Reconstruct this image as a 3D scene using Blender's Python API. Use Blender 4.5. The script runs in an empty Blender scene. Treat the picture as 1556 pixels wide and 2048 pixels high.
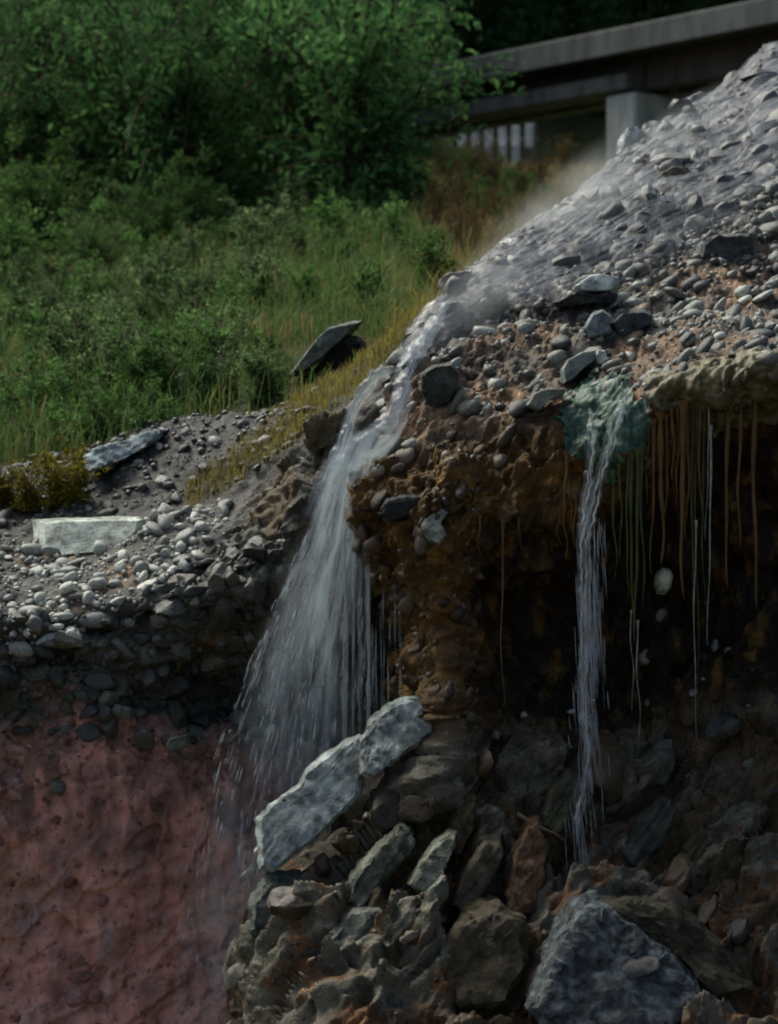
import bpy, bmesh, math, random
import numpy as np
from mathutils import Vector, Matrix, Euler

random.seed(7)
rng = np.random.default_rng(7)
scene = bpy.context.scene
col = scene.collection
R = math.radians

# ------------------------------------------------------------------ camera
K = 5557.0                      # photo pixels per unit of slope (1556 px wide, telephoto)
cam_d = bpy.data.cameras.new('camera')
cam_d.sensor_fit = 'HORIZONTAL'
cam_d.sensor_width = 36.0
cam_d.lens = 36.0 * K / 1556.0
cam_d.clip_end = 2000
cam_d.dof.use_dof = True
cam_d.dof.focus_distance = 14.2
cam_d.dof.aperture_fstop = 3.6
cam = bpy.data.objects.new('camera', cam_d)
cam.rotation_euler = (R(90), 0, 0)
col.objects.link(cam)
scene.camera = cam

# ------------------------------------------------------------------ world and sun
SUN_DIR = Vector((-0.50, 0.42, 0.95)).normalized()     # towards the sun
world = bpy.data.worlds.new('World')
scene.world = world
world.use_nodes = True
wn = world.node_tree.nodes
sky = wn.new('ShaderNodeTexSky')
sky.sky_type = 'NISHITA'
sky.sun_disc = False
sky.sun_elevation = math.asin(SUN_DIR.z)
sky.sun_rotation = math.atan2(SUN_DIR.x, SUN_DIR.y)
sky.air_density = 0.8
sky.dust_density = 5.0
sky.ozone_density = 1.0
wn['Background'].inputs['Strength'].default_value = 0.068
world.node_tree.links.new(sky.outputs[0], wn['Background'].inputs[0])

sun_d = bpy.data.lights.new('sun', 'SUN')
sun_d.energy = 1.7
sun_d.angle = R(28)
sun_d.color = (1.0, 0.98, 0.86)
sun = bpy.data.objects.new('sun', sun_d)
sun.rotation_euler = SUN_DIR.to_track_quat('Z', 'Y').to_euler()
col.objects.link(sun)

vs = scene.view_settings
vs.view_transform = 'Standard'
vs.look = 'None'
vs.gamma = 1.0
vs.use_curve_mapping = False
vs.exposure = 0.88
scene.cycles.use_denoising = True
scene.cycles.filter_width = 2.0
scene.cycles.max_bounces = 8
scene.cycles.transparent_max_bounces = 24
scene.cycles.volume_bounces = 1
scene.cycles.use_fast_gi = False


# ------------------------------------------------------------------ helpers: points and noise
def P(px, py, d):
    """photo pixel at a distance d (metres along the view axis) -> world point"""
    return np.array([(px - 778.0) * d / K, d, (1024.0 - py) * d / K])


def to_px(p):
    p = np.asarray(p)
    return 778 + p[..., 0] * K / p[..., 1], 1024 - p[..., 2] * K / p[..., 1]


def _hash(ix, iy, iz, s):
    h = (ix.astype(np.int64) * 374761393 + iy.astype(np.int64) * 668265263 +
         iz.astype(np.int64) * 2147483647 + s * 974634777) & 0xFFFFFFFF
    h = ((h ^ (h >> 13)) * 1274126177) & 0xFFFFFFFF
    h = ((h ^ (h >> 16)) * 2246822519) & 0xFFFFFFFF
    h = h ^ (h >> 15)
    return h


def rnd(ix, iy, iz, s):
    return _hash(ix, iy, iz, s) / 4294967295.0


def noise3(p, s=0):
    f = np.floor(p).astype(np.int64)
    t = p - f
    u = t * t * t * (t * (t * 6 - 15) + 10)
    out = 0
    for dx in (0, 1):
        for dy in (0, 1):
            for dz in (0, 1):
                h = _hash(f[:, 0] + dx, f[:, 1] + dy, f[:, 2] + dz, s)
                gx = ((h & 1023) / 511.5) - 1
                gy = (((h >> 10) & 1023) / 511.5) - 1
                gz = (((h >> 20) & 1023) / 511.5) - 1
                w = ((u[:, 0] if dx else 1 - u[:, 0]) * (u[:, 1] if dy else 1 - u[:, 1]) *
                     (u[:, 2] if dz else 1 - u[:, 2]))
                out = out + w * (gx * (t[:, 0] - dx) + gy * (t[:, 1] - dy) + gz * (t[:, 2] - dz))
    return out


def fbm(p, octs=4, gain=0.5, s=0):
    a, o, q = 1.0, 0.0, np.array(p, float)
    for i in range(octs):
        o = o + a * noise3(q, s + i)
        a *= gain
        q = q * 2.03 + 7.1
    return o


def bumps(p, cell, s=0, prob=0.8, squash=0.75):
    """half-buried rounded stones: height field of hemispheres (in metres)"""
    q = p / cell
    f = np.floor(q).astype(np.int64)
    best = np.zeros(len(p))
    for dx in (-1, 0, 1):
        for dy in (-1, 0, 1):
            for dz in (-1, 0, 1):
                ix, iy, iz = f[:, 0] + dx, f[:, 1] + dy, f[:, 2] + dz
                on = rnd(ix, iy, iz, s + 5) < prob
                r = 0.25 + 0.45 * rnd(ix, iy, iz, s + 4) ** 1.5
                cx = ix + rnd(ix, iy, iz, s + 1)
                cy = iy + rnd(ix, iy, iz, s + 2)
                cz = iz + rnd(ix, iy, iz, s + 3)
                d2 = ((q[:, 0] - cx) ** 2 + (q[:, 1] - cy) ** 2 + (q[:, 2] - cz) ** 2) / r ** 2
                h = np.where(on, np.sqrt(np.clip(1 - d2, 0, 1)) * r * squash, 0)
                best = np.maximum(best, h)
    return best * cell


def facets(p, cell, s=0, tilt=0.8):
    """broken rock: every cell a tilted plane with a step to the next (about -1..1, times cell)"""
    q = p / cell
    f = np.floor(q).astype(np.int64)
    best = np.full(len(p), 1e9)
    out = np.zeros(len(p))
    for dx in (-1, 0, 1):
        for dy in (-1, 0, 1):
            for dz in (-1, 0, 1):
                ix, iy, iz = f[:, 0] + dx, f[:, 1] + dy, f[:, 2] + dz
                v = q - np.stack([ix + rnd(ix, iy, iz, s + 1), iy + rnd(ix, iy, iz, s + 2), iz + rnd(ix, iy, iz, s + 3)], -1)
                d2 = (v ** 2).sum(1)
                h = (rnd(ix, iy, iz, s + 4) - 0.5) + tilt * ((rnd(ix, iy, iz, s + 5) - 0.5) * v[:, 0] +
                     (rnd(ix, iy, iz, s + 6) - 0.5) * v[:, 1] + (rnd(ix, iy, iz, s + 7) - 0.5) * v[:, 2]) * 2
                near = d2 < best
                best = np.where(near, d2, best)
                out = np.where(near, h, out)
    return out * cell


# ------------------------------------------------------------------ helpers: objects
def tag(o, label=None, cat=None, group=None, kind=None):
    if label: o['label'] = label
    if cat: o['category'] = cat
    if group: o['group'] = group
    if kind: o['kind'] = kind
    return o


def empty(name, loc=(0, 0, 0), rz=0.0):
    o = bpy.data.objects.new(name, None)
    o.empty_display_size = 0.1
    o.location = loc
    o.rotation_euler = (0, 0, rz)
    col.objects.link(o)
    return o


def mesh_from(name, verts, faces, smooth=True):
    verts = np.asarray(verts, np.float32)
    faces = np.asarray(faces, np.int32)
    me = bpy.data.meshes.new(name)
    n, k = faces.shape
    me.vertices.add(len(verts))
    me.vertices.foreach_set('co', verts.ravel())
    me.loops.add(n * k)
    me.loops.foreach_set('vertex_index', faces.ravel())
    me.polygons.add(n)
    me.polygons.foreach_set('loop_start', np.arange(0, n * k, k, dtype=np.int32))
    me.polygons.foreach_set('loop_total', np.full(n, k, np.int32))
    me.update(calc_edges=True)
    me.polygons.foreach_set('use_smooth', np.full(n, smooth, bool))
    return me


def add_col(me, rgb, name='Col'):
    rgb = np.asarray(rgb, np.float32)
    a = me.color_attributes.new(name, 'FLOAT_COLOR', 'POINT')
    c = np.ones((len(rgb), 4), np.float32)
    c[:, :3] = rgb
    a.data.foreach_set('color', c.ravel())


def add_float(me, v, name):
    a = me.attributes.new(name, 'FLOAT', 'POINT')
    a.data.foreach_set('value', np.asarray(v, np.float32).ravel())


def add_uv(me, uv):
    l = me.uv_layers.new(name='UVMap')
    idx = np.empty(len(me.loops), np.int32)
    me.loops.foreach_get('vertex_index', idx)
    l.data.foreach_set('uv', np.asarray(uv, np.float32)[idx].ravel())


def obj(name, me, mat=None, parent=None):
    o = bpy.data.objects.new(name, me)
    if mat: me.materials.clear(); me.materials.append(mat)
    col.objects.link(o)
    if parent: o.parent = parent
    return o


def grid_faces(nr, nc):
    i = np.arange(nr * nc).reshape(nr, nc)
    return np.stack([i[:-1, :-1], i[:-1, 1:], i[1:, 1:], i[1:, :-1]], -1).reshape(-1, 4)


def cr(ctrl, n, axis):
    """Catmull-Rom resample along an axis"""
    c = np.moveaxis(np.asarray(ctrl, float), axis, 0)
    m = len(c)
    t = np.linspace(0, m - 1, n)
    i = np.clip(np.floor(t).astype(int), 0, m - 2)
    f = (t - i).reshape(-1, *([1] * (c.ndim - 1)))
    p0, p1, p2, p3 = c[np.clip(i - 1, 0, m - 1)], c[i], c[i + 1], c[np.clip(i + 2, 0, m - 1)]
    o = 0.5 * (2 * p1 + (p2 - p0) * f + (2 * p0 - 5 * p1 + 4 * p2 - p3) * f ** 2 + (3 * p1 - p0 - 3 * p2 + p3) * f ** 3)
    return np.moveaxis(o, 0, axis)


def grid_normals(g):
    du = np.gradient(g, axis=1)
    dv = np.gradient(g, axis=0)
    n = np.cross(dv, du)
    n /= np.linalg.norm(n, axis=-1, keepdims=True) + 1e-9
    return n


# ------------------------------------------------------------------ materials
def new_mat(name):
    m = bpy.data.materials.new(name)
    m.use_nodes = True
    return m, m.node_tree.nodes, m.node_tree.links, m.node_tree.nodes['Principled BSDF']


def ramp(N, stops):
    r = N.new('ShaderNodeValToRGB')
    e = r.color_ramp.elements
    while len(e) < len(stops): e.new(0.5)
    for el, (p, c) in zip(e, stops):
        el.position = p
        el.color = (*c, 1)
    return r


def rock_mat(name, mode='attr', stops=None, rough=0.6, bump=0.5, scale=14.0, var=0.6, spec=0.4, coords='world', wet=0.0, speck=0.0, speck_scale=30.0):
    m, N, L, b = new_mat(name)
    if mode == 'attr':
        s = N.new('ShaderNodeAttribute'); s.attribute_name = 'Col'; src = s.outputs['Color']
    else:
        if mode == 'obj':
            s = N.new('ShaderNodeObjectInfo'); out = s.outputs['Random']
        else:
            s = N.new('ShaderNodeNewGeometry'); out = s.outputs['Random Per Island']
        r = ramp(N, stops); r.color_ramp.interpolation = 'LINEAR'
        L.new(out, r.inputs[0]); src = r.outputs[0]
    if coords == 'world':
        g = N.new('ShaderNodeNewGeometry'); vec = g.outputs['Position']
    else:
        g = N.new('ShaderNodeTexCoord'); vec = g.outputs['Object']
    n1 = N.new('ShaderNodeTexNoise'); n1.inputs['Scale'].default_value = scale
    n1.inputs['Detail'].default_value = 8; n1.inputs['Roughness'].default_value = 0.65
    L.new(vec, n1.inputs['Vector'])
    mr = N.new('ShaderNodeMapRange'); mr.inputs[1].default_value = 0.3; mr.inputs[2].default_value = 0.7
    mr.inputs[3].default_value = 1 - var; mr.inputs[4].default_value = 1 + var
    L.new(n1.outputs[0], mr.inputs[0])
    mul = N.new('ShaderNodeMix'); mul.data_type = 'RGBA'; mul.blend_type = 'MULTIPLY'; mul.inputs[0].default_value = 1
    L.new(src, mul.inputs[6]); L.new(mr.outputs[0], mul.inputs[7])
    colour = mul.outputs[2]
    hsock = None
    if speck > 0:
        dn = N.new('ShaderNodeTexNoise'); dn.inputs['Scale'].default_value = speck_scale * 0.7; dn.inputs['Detail'].default_value = 2
        L.new(vec, dn.inputs['Vector'])
        dm = N.new('ShaderNodeMix'); dm.data_type = 'RGBA'; dm.blend_type = 'LINEAR_LIGHT'; dm.inputs[0].default_value = 0.025
        L.new(vec, dm.inputs[6]); L.new(dn.outputs['Color'], dm.inputs[7])
        vo = N.new('ShaderNodeTexVoronoi'); vo.inputs['Scale'].default_value = speck_scale
        L.new(dm.outputs[2], vo.inputs['Vector'])
        sp = N.new('ShaderNodeSeparateColor'); L.new(vo.outputs['Color'], sp.inputs[0])
        size = N.new('ShaderNodeMapRange'); size.inputs[3].default_value = 0.05; size.inputs[4].default_value = 0.5
        L.new(sp.outputs[1], size.inputs[0])
        inn = N.new('ShaderNodeMath'); inn.operation = 'SUBTRACT'
        L.new(size.outputs[0], inn.inputs[0]); L.new(vo.outputs['Distance'], inn.inputs[1])
        sm_ = N.new('ShaderNodeMapRange'); sm_.inputs[1].default_value = -0.02; sm_.inputs[2].default_value = 0.08
        L.new(inn.outputs[0], sm_.inputs[0])
        br = N.new('ShaderNodeMapRange'); br.inputs[3].default_value = 0.45; br.inputs[4].default_value = 1.0 + 2.2 * speck
        L.new(sp.outputs[0], br.inputs[0])
        gm = N.new('ShaderNodeMix'); gm.data_type = 'RGBA'; gm.blend_type = 'MULTIPLY'
        L.new(sm_.outputs[0], gm.inputs[0]); L.new(colour, gm.inputs[6]); L.new(br.outputs[0], gm.inputs[7])
        colour = gm.outputs[2]
        hsock = sm_.outputs[0]
    L.new(colour, b.inputs['Base Color'])
    n2 = N.new('ShaderNodeTexNoise'); n2.inputs['Scale'].default_value = scale * 4
    n2.inputs['Detail'].default_value = 6; n2.inputs['Roughness'].default_value = 0.7
    L.new(vec, n2.inputs['Vector'])
    bp = N.new('ShaderNodeBump'); bp.inputs['Strength'].default_value = bump; bp.inputs['Distance'].default_value = 0.02
    if hsock is not None:
        ad = N.new('ShaderNodeMath'); ad.operation = 'MULTIPLY_ADD'; ad.inputs[1].default_value = 0.5
        L.new(hsock, ad.inputs[0]); L.new(n2.outputs[0], ad.inputs[2]); L.new(ad.outputs[0], bp.inputs['Height'])
    else:
        L.new(n2.outputs[0], bp.inputs['Height'])
    L.new(bp.outputs[0], b.inputs['Normal'])
    rr = N.new('ShaderNodeMapRange'); rr.inputs[1].default_value = 0.35; rr.inputs[2].default_value = 0.65
    rr.inputs[3].default_value = max(0.08, rough - 0.2 - wet); rr.inputs[4].default_value = min(1, rough + 0.2)
    L.new(n1.outputs[0], rr.inputs[0]); L.new(rr.outputs[0], b.inputs['Roughness'])
    b.inputs['Specular IOR Level'].default_value = spec
    return m


GREY = [(0.0, (0.034, 0.040, 0.035)), (0.35, (0.081, 0.093, 0.079)), (0.6, (0.143, 0.151, 0.120)),
        (0.8, (0.220, 0.241, 0.208)), (0.93, (0.401, 0.432, 0.370)), (1.0, (0.163, 0.110, 0.050))]
BROWN = [(0.0, (0.03, 0.02, 0.010)), (0.35, (0.06, 0.038, 0.014)), (0.65, (0.09, 0.062, 0.03)),
         (0.88, (0.13, 0.11, 0.075)), (1.0, (0.26, 0.25, 0.21))]
RUST = [(0.0, (0.03, 0.022, 0.012)), (0.35, (0.075, 0.052, 0.025)), (0.6, (0.10, 0.072, 0.04)), (0.8, (0.115, 0.08, 0.048)), (1.0, (0.19, 0.18, 0.13))]
WET = [(0.0, (0.034, 0.040, 0.037)), (0.45, (0.086, 0.099, 0.090)), (0.8, (0.153, 0.170, 0.152)), (0.94, (0.230, 0.251, 0.222)), (1.0, (0.115, 0.091, 0.046))]
PALE = [(0.0, (0.134, 0.146, 0.129)), (0.4, (0.288, 0.311, 0.277)), (0.8, (0.460, 0.492, 0.425)), (1.0, (0.593, 0.623, 0.536))]
DARK = [(0.0, (0.019, 0.026, 0.023)), (0.6, (0.057, 0.065, 0.056)), (0.85, (0.115, 0.126, 0.111)), (1.0, (0.326, 0.342, 0.287))]
SLATE = [(0.0, (0.025, 0.029, 0.025)), (0.5, (0.062, 0.069, 0.055)), (0.85, (0.105, 0.118, 0.090)), (1.0, (0.212, 0.235, 0.181))]
REDST = [(0.0, (0.12, 0.06, 0.05)), (0.5, (0.26, 0.12, 0.10)), (0.85, (0.34, 0.18, 0.15)), (1.0, (0.4, 0.32, 0.28))]
M = {}
M['terrain'] = rock_mat('wet_conglomerate', 'attr', rough=0.55, bump=0.8, scale=9, var=0.7, spec=0.22, wet=0.1, speck=0.5, speck_scale=34)
M['red'] = rock_mat('red_mineral_crust', 'attr', rough=0.5, bump=0.6, scale=7, var=0.5, spec=0.3, wet=0.1, speck=0.08, speck_scale=22)
M['hill_soil'] = rock_mat('hill_soil', 'attr', rough=0.9, bump=0.5, scale=5, var=0.5, spec=0.1)
M['ground'] = rock_mat('ground_earth', 'attr', rough=0.9, bump=0.4, scale=3, var=0.5, spec=0.1)
for k, st in (('grey', GREY), ('brown', BROWN), ('pale', PALE), ('dark', DARK), ('slate', SLATE), ('rust', RUST), ('wet', WET), ('redstone', REDST)):
    M[k + '_obj'] = rock_mat(k + '_stone', 'obj', st, rough=0.42, bump=0.35, scale=3, var=0.45, spec=0.5, coords='object', wet=0.1)
    M[k + '_isl'] = rock_mat(k + '_gravel', 'island', st, rough=0.42, bump=0.3, scale=30, var=0.35, spec=0.5, wet=0.1)
M['slab'] = rock_mat('grey_slab_rock', 'attr', rough=0.55, bump=1.0, scale=15, var=0.75, spec=0.35)


def leaf_mat(name, dark, light, rough=0.55):
    m, N, L, b = new_mat(name)
    g = N.new('ShaderNodeNewGeometry')
    oi = N.new('ShaderNodeObjectInfo')
    r = ramp(N, [(0, dark), (0.75, tuple((a + c) / 2 for a, c in zip(dark, light))), (1, light)])
    L.new(g.outputs['Random Per Island'], r.inputs[0])
    mr = N.new('ShaderNodeMapRange'); mr.inputs[3].default_value = 0.6; mr.inputs[4].default_value = 1.35
    L.new(oi.outputs['Random'], mr.inputs[0])
    mul = N.new('ShaderNodeMix'); mul.data_type = 'RGBA'; mul.blend_type = 'MULTIPLY'; mul.inputs[0].default_value = 1
    L.new(r.outputs[0], mul.inputs[6]); L.new(mr.outputs[0], mul.inputs[7])
    L.new(mul.outputs[2], b.inputs['Base Color'])
    b.inputs['Roughness'].default_value = 0.75
    b.inputs['Specular IOR Level'].default_value = 0.12
    t = N.new('ShaderNodeBsdfTranslucent'); L.new(mul.outputs[2], t.inputs['Color'])
    mx = N.new('ShaderNodeMixShader'); mx.inputs[0].default_value = 0.45
    L.new(b.outputs[0], mx.inputs[1]); L.new(t.outputs[0], mx.inputs[2])
    L.new(mx.outputs[0], N['Material Output'].inputs['Surface'])
    return m


M['leaf_dark'] = leaf_mat('dark_green_leaves', (0.052, 0.145, 0.05), (0.17, 0.35, 0.11))
M['leaf_mid'] = leaf_mat('mid_green_leaves', (0.055, 0.13, 0.036), (0.16, 0.29, 0.08))
M['leaf_pale'] = leaf_mat('pale_green_leaves', (0.07, 0.13, 0.05), (0.22, 0.31, 0.13))
M['leaf_yellow'] = leaf_mat('yellow_green_leaves', (0.11, 0.11, 0.018), (0.30, 0.25, 0.04))
M['leaf_rust'] = leaf_mat('rusty_leaves', (0.08, 0.07, 0.02), (0.24, 0.15, 0.05))
M['wood'] = rock_mat('bark', 'obj', [(0, (0.05, 0.035, 0.02)), (1, (0.11, 0.08, 0.05))], rough=0.85, bump=0.5, scale=10, var=0.4, spec=0.2, coords='object')


def grass_mat():
    m, N, L, b = new_mat('grass_blades')
    s = N.new('ShaderNodeAttribute'); s.attribute_name = 'Col'
    L.new(s.outputs['Color'], b.inputs['Base Color'])
    b.inputs['Roughness'].default_value = 0.6
    b.inputs['Specular IOR Level'].default_value = 0.2
    t = N.new('ShaderNodeBsdfTranslucent'); L.new(s.outputs['Color'], t.inputs['Color'])
    mx = N.new('ShaderNodeMixShader'); mx.inputs[0].default_value = 0.45
    L.new(b.outputs[0], mx.inputs[1]); L.new(t.outputs[0], mx.inputs[2])
    L.new(mx.outputs[0], N['Material Output'].inputs['Surface'])
    return m


M['grass'] = grass_mat()


def water_mat(name, lo, hi, us=30.0, vs_=1.2, cover=0.5, contrast=0.22, tint=(0.68, 0.80, 0.84), gloss=True, patchy=False):
    """aerated running water: white streaks along the flow (uv v) over a clear film"""
    m, N, L, b = new_mat(name)
    uv = N.new('ShaderNodeUVMap')
    mp = N.new('ShaderNodeMapping'); mp.inputs['Scale'].default_value = (us, vs_, 1)
    L.new(uv.outputs[0], mp.inputs[0])
    n = N.new('ShaderNodeTexNoise'); n.inputs['Scale'].default_value = 1.0; n.inputs['Detail'].default_value = 5
    n.inputs['Roughness'].default_value = 0.6; n.inputs['Distortion'].default_value = 0.4
    L.new(mp.outputs[0], n.inputs['Vector'])
    mr = N.new('ShaderNodeMapRange'); mr.inputs[1].default_value = cover - contrast; mr.inputs[2].default_value = cover + contrast
    mr.inputs[3].default_value = lo; mr.inputs[4].default_value = hi
    L.new(n.outputs[0], mr.inputs[0])
    at = N.new('ShaderNodeAttribute'); at.attribute_name = 'amt'
    mu = N.new('ShaderNodeMath'); mu.operation = 'MULTIPLY'; mu.use_clamp = True
    L.new(mr.outputs[0], mu.inputs[0]); L.new(at.outputs['Fac'], mu.inputs[1])
    if patchy:
        mp2 = N.new('ShaderNodeMapping'); mp2.inputs['Scale'].default_value = (5.0, 2.6, 1)
        L.new(uv.outputs[0], mp2.inputs[0])
        nn_ = N.new('ShaderNodeTexNoise'); nn_.inputs['Scale'].default_value = 1.0; nn_.inputs['Detail'].default_value = 4
        L.new(mp2.outputs[0], nn_.inputs['Vector'])
        mr2 = N.new('ShaderNodeMapRange'); mr2.inputs[1].default_value = 0.38; mr2.inputs[2].default_value = 0.62
        mr2.inputs[3].default_value = 0.15; mr2.inputs[4].default_value = 1.7
        L.new(nn_.outputs[0], mr2.inputs[0])
        mu2 = N.new('ShaderNodeMath'); mu2.operation = 'MULTIPLY'; mu2.use_clamp = True
        L.new(mu.outputs[0], mu2.inputs[0]); L.new(mr2.outputs[0], mu2.inputs[1])
        mu = mu2
    b.inputs['Base Color'].default_value = (*tint, 1)
    b.inputs['Roughness'].default_value = 0.3
    b.inputs['Specular IOR Level'].default_value = 0.5
    bp = N.new('ShaderNodeBump'); bp.inputs['Strength'].default_value = 0.6; bp.inputs['Distance'].default_value = 0.02
    L.new(n.outputs[0], bp.inputs['Height']); L.new(bp.outputs[0], b.inputs['Normal'])
    tl = N.new('ShaderNodeBsdfTranslucent'); tl.inputs['Color'].default_value = (*tint, 1)
    m1 = N.new('ShaderNodeMixShader'); m1.inputs[0].default_value = 0.35
    L.new(b.outputs[0], m1.inputs[1]); L.new(tl.outputs[0], m1.inputs[2])
    tr = N.new('ShaderNodeBsdfTransparent')
    if gloss:
        gl = N.new('ShaderNodeBsdfGlossy'); gl.inputs['Roughness'].default_value = 0.2
        L.new(bp.outputs[0], gl.inputs['Normal'])
        clear = N.new('ShaderNodeMixShader'); clear.inputs[0].default_value = 0.06
        fm = N.new('ShaderNodeMath'); fm.operation = 'MULTIPLY'; fm.inputs[1].default_value = 0.08; fm.use_clamp = True
        L.new(at.outputs['Fac'], fm.inputs[0]); L.new(fm.outputs[0], clear.inputs[0])
        L.new(tr.outputs[0], clear.inputs[1]); L.new(gl.outputs[0], clear.inputs[2])
        base = clear
    else:
        base = tr
    mx = N.new('ShaderNodeMixShader')
    L.new(mu.outputs[0], mx.inputs[0]); L.new(base.outputs[0], mx.inputs[1]); L.new(m1.outputs[0], mx.inputs[2])
    L.new(mx.outputs[0], N['Material Output'].inputs['Surface'])
    return m


M['chute'] = water_mat('chute_water', 0.06, 0.9, us=6, vs_=4.5, cover=0.49, contrast=0.14)
M['fall'] = water_mat('falling_water', 0.0, 0.64, us=15, vs_=2.2, cover=0.53, contrast=0.15, gloss=False, tint=(0.68, 0.80, 0.84), patchy=True)
M['trickle'] = water_mat('trickling_water', 0.0, 0.8, us=6, vs_=4.0, cover=0.53, contrast=0.12, patchy=True)
M['stream'] = water_mat('running_stream_water', 0.0, 0.62, us=1.6, vs_=13, cover=0.54, contrast=0.13, tint=(0.5, 0.55, 0.57))


def drop_mat():
    m, N, L, b = new_mat('water_drops')
    b.inputs['Base Color'].default_value = (0.62, 0.70, 0.74, 1)
    b.inputs['Roughness'].default_value = 0.2
    tr = N.new('ShaderNodeBsdfTransparent')
    mx = N.new('ShaderNodeMixShader'); mx.inputs[0].default_value = 0.28
    L.new(tr.outputs[0], mx.inputs[1]); L.new(b.outputs[0], mx.inputs[2])
    L.new(mx.outputs[0], N['Material Output'].inputs['Surface'])
    return m


M['drops'] = drop_mat()


def algae_mat(name, stops, scale=(40, 40, 5), rough=0.6):
    m, N, L, b = new_mat(name)
    g = N.new('ShaderNodeNewGeometry')
    mp = N.new('ShaderNodeMapping'); mp.inputs['Scale'].default_value = scale
    L.new(g.outputs['Position'], mp.inputs[0])
    n = N.new('ShaderNodeTexNoise'); n.inputs['Scale'].default_value = 1; n.inputs['Detail'].default_value = 6
    L.new(mp.outputs[0], n.inputs['Vector'])
    r = ramp(N, stops); L.new(n.outputs[0], r.inputs[0]); L.new(r.outputs[0], b.inputs['Base Color'])
    b.inputs['Roughness'].default_value = rough
    bp = N.new('ShaderNodeBump'); bp.inputs['Strength'].default_value = 0.7; bp.inputs['Distance'].default_value = 0.01
    L.new(n.outputs[0], bp.inputs['Height']); L.new(bp.outputs[0], b.inputs['Normal'])
    return m


M['moss'] = algae_mat('green_algae', [(0.3, (0.010, 0.045, 0.030)), (0.5, (0.03, 0.09, 0.06)), (0.62, (0.10, 0.16, 0.10)), (0.75, (0.26, 0.28, 0.15))])
M['flowstone'] = algae_mat('tan_algae_mat', scale=(22, 8, 22), stops= [(0.3, (0.04, 0.034, 0.010)), (0.5, (0.10, 0.085, 0.026)), (0.75, (0.21, 0.22, 0.15))])
M['orange_strand'] = algae_mat('orange_algae', [(0.3, (0.06, 0.03, 0.004)), (0.7, (0.17, 0.09, 0.012))], scale=(30, 30, 8))
M['green_strand'] = algae_mat('green_algae_strand', [(0.3, (0.02, 0.04, 0.008)), (0.7, (0.08, 0.10, 0.014))], scale=(30, 30, 8))
M['drip'] = algae_mat('pale_dripping_strand', [(0.3, (0.16, 0.17, 0.12)), (0.7, (0.42, 0.45, 0.42))], scale=(30, 30, 20), rough=0.2)


def concrete_mat(name, base, rough=0.85):
    m, N, L, b = new_mat(name)
    g = N.new('ShaderNodeNewGeometry')
    mp = N.new('ShaderNodeMapping'); mp.inputs['Scale'].default_value = (1.5, 1.5, 0.5)
    L.new(g.outputs['Position'], mp.inputs[0])
    n = N.new('ShaderNodeTexNoise'); n.inputs['Scale'].default_value = 2.2; n.inputs['Detail'].default_value = 8
    L.new(mp.outputs[0], n.inputs['Vector'])
    r = ramp(N, [(0.3, tuple(c * 0.55 for c in base)), (0.55, base), (0.8, tuple(min(1, c * 1.25) for c in base))])
    L.new(n.outputs[0], r.inputs[0]); L.new(r.outputs[0], b.inputs['Base Color'])
    b.inputs['Roughness'].default_value = rough
    bp = N.new('ShaderNodeBump'); bp.inputs['Strength'].default_value = 0.3; bp.inputs['Distance'].default_value = 0.02
    L.new(n.outputs[0], bp.inputs['Height']); L.new(bp.outputs[0], b.inputs['Normal'])
    return m


M['concrete'] = concrete_mat('weathered_concrete', (0.50, 0.54, 0.49))
M['girder'] = concrete_mat('stained_girder', (0.10, 0.10, 0.085), 0.7)
M['flange'] = concrete_mat('weathered_flange', (0.22, 0.22, 0.19), 0.7)
M['deck'] = concrete_mat('deck_fascia', (0.13, 0.145, 0.135))
M['abutment'] = concrete_mat('brown_abutment', (0.12, 0.095, 0.085))
M['white_paint'] = concrete_mat('white_paint', (0.8, 0.8, 0.77), 0.6)

# ------------------------------------------------------------------ the setting: ground far and wide
gx = np.linspace(-400, 400, 60); gy = np.linspace(-300, 600, 60)
GX, GY = np.meshgrid(gx, gy)
gp = np.stack([GX.ravel(), GY.ravel(), np.full(GX.size, -3.2)], -1)
gp[:, 2] += 0.1 * fbm(gp * 0.05, 3)
me = mesh_from('ground', gp, grid_faces(60, 60)[:, ::-1])
add_col(me, np.tile((0.09, 0.075, 0.05), (len(gp), 1)))
tag(obj('ground', me, M['ground']), kind='structure')


# ------------------------------------------------------------------ hillside (heightfield)
HY = np.array([10, 15.6, 16.25, 16.75, 17.5, 20, 24, 30, 36, 42, 48, 56, 65, 72, 100, 160, 260])
HZ = np.array([-4.2, -3.6, -0.6, 0.5, 0.68, 1.15, 1.9, 3.05, 4.05, 4.85, 5.35, 5.8, 6.4, 9.0, 26, 58, 80])


def hill_z(x, y):
    z = np.interp(y, HY, HZ)
    k = np.interp(y, [16, 22, 30, 60], [0.30, 0.2, 0.06, 0.0])
    z = z + k * np.clip(x + 1.0, -3.0, 2.5)
    # the slope climbs on the left, above the thicket
    z = z + np.clip(y - 30, 0, 30) * np.clip(1.5 - x, 0, 12) * 0.013
    return z


def hill_zn(x, y):
    x = np.atleast_1d(np.asarray(x, float)); y = np.atleast_1d(np.asarray(y, float))
    q = np.stack([x, y, np.zeros_like(x)], -1)
    return hill_z(x, y) + 0.16 * fbm(q * 0.45, 3) + 0.05 * fbm(q * 2.1, 2, s=9)


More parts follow.
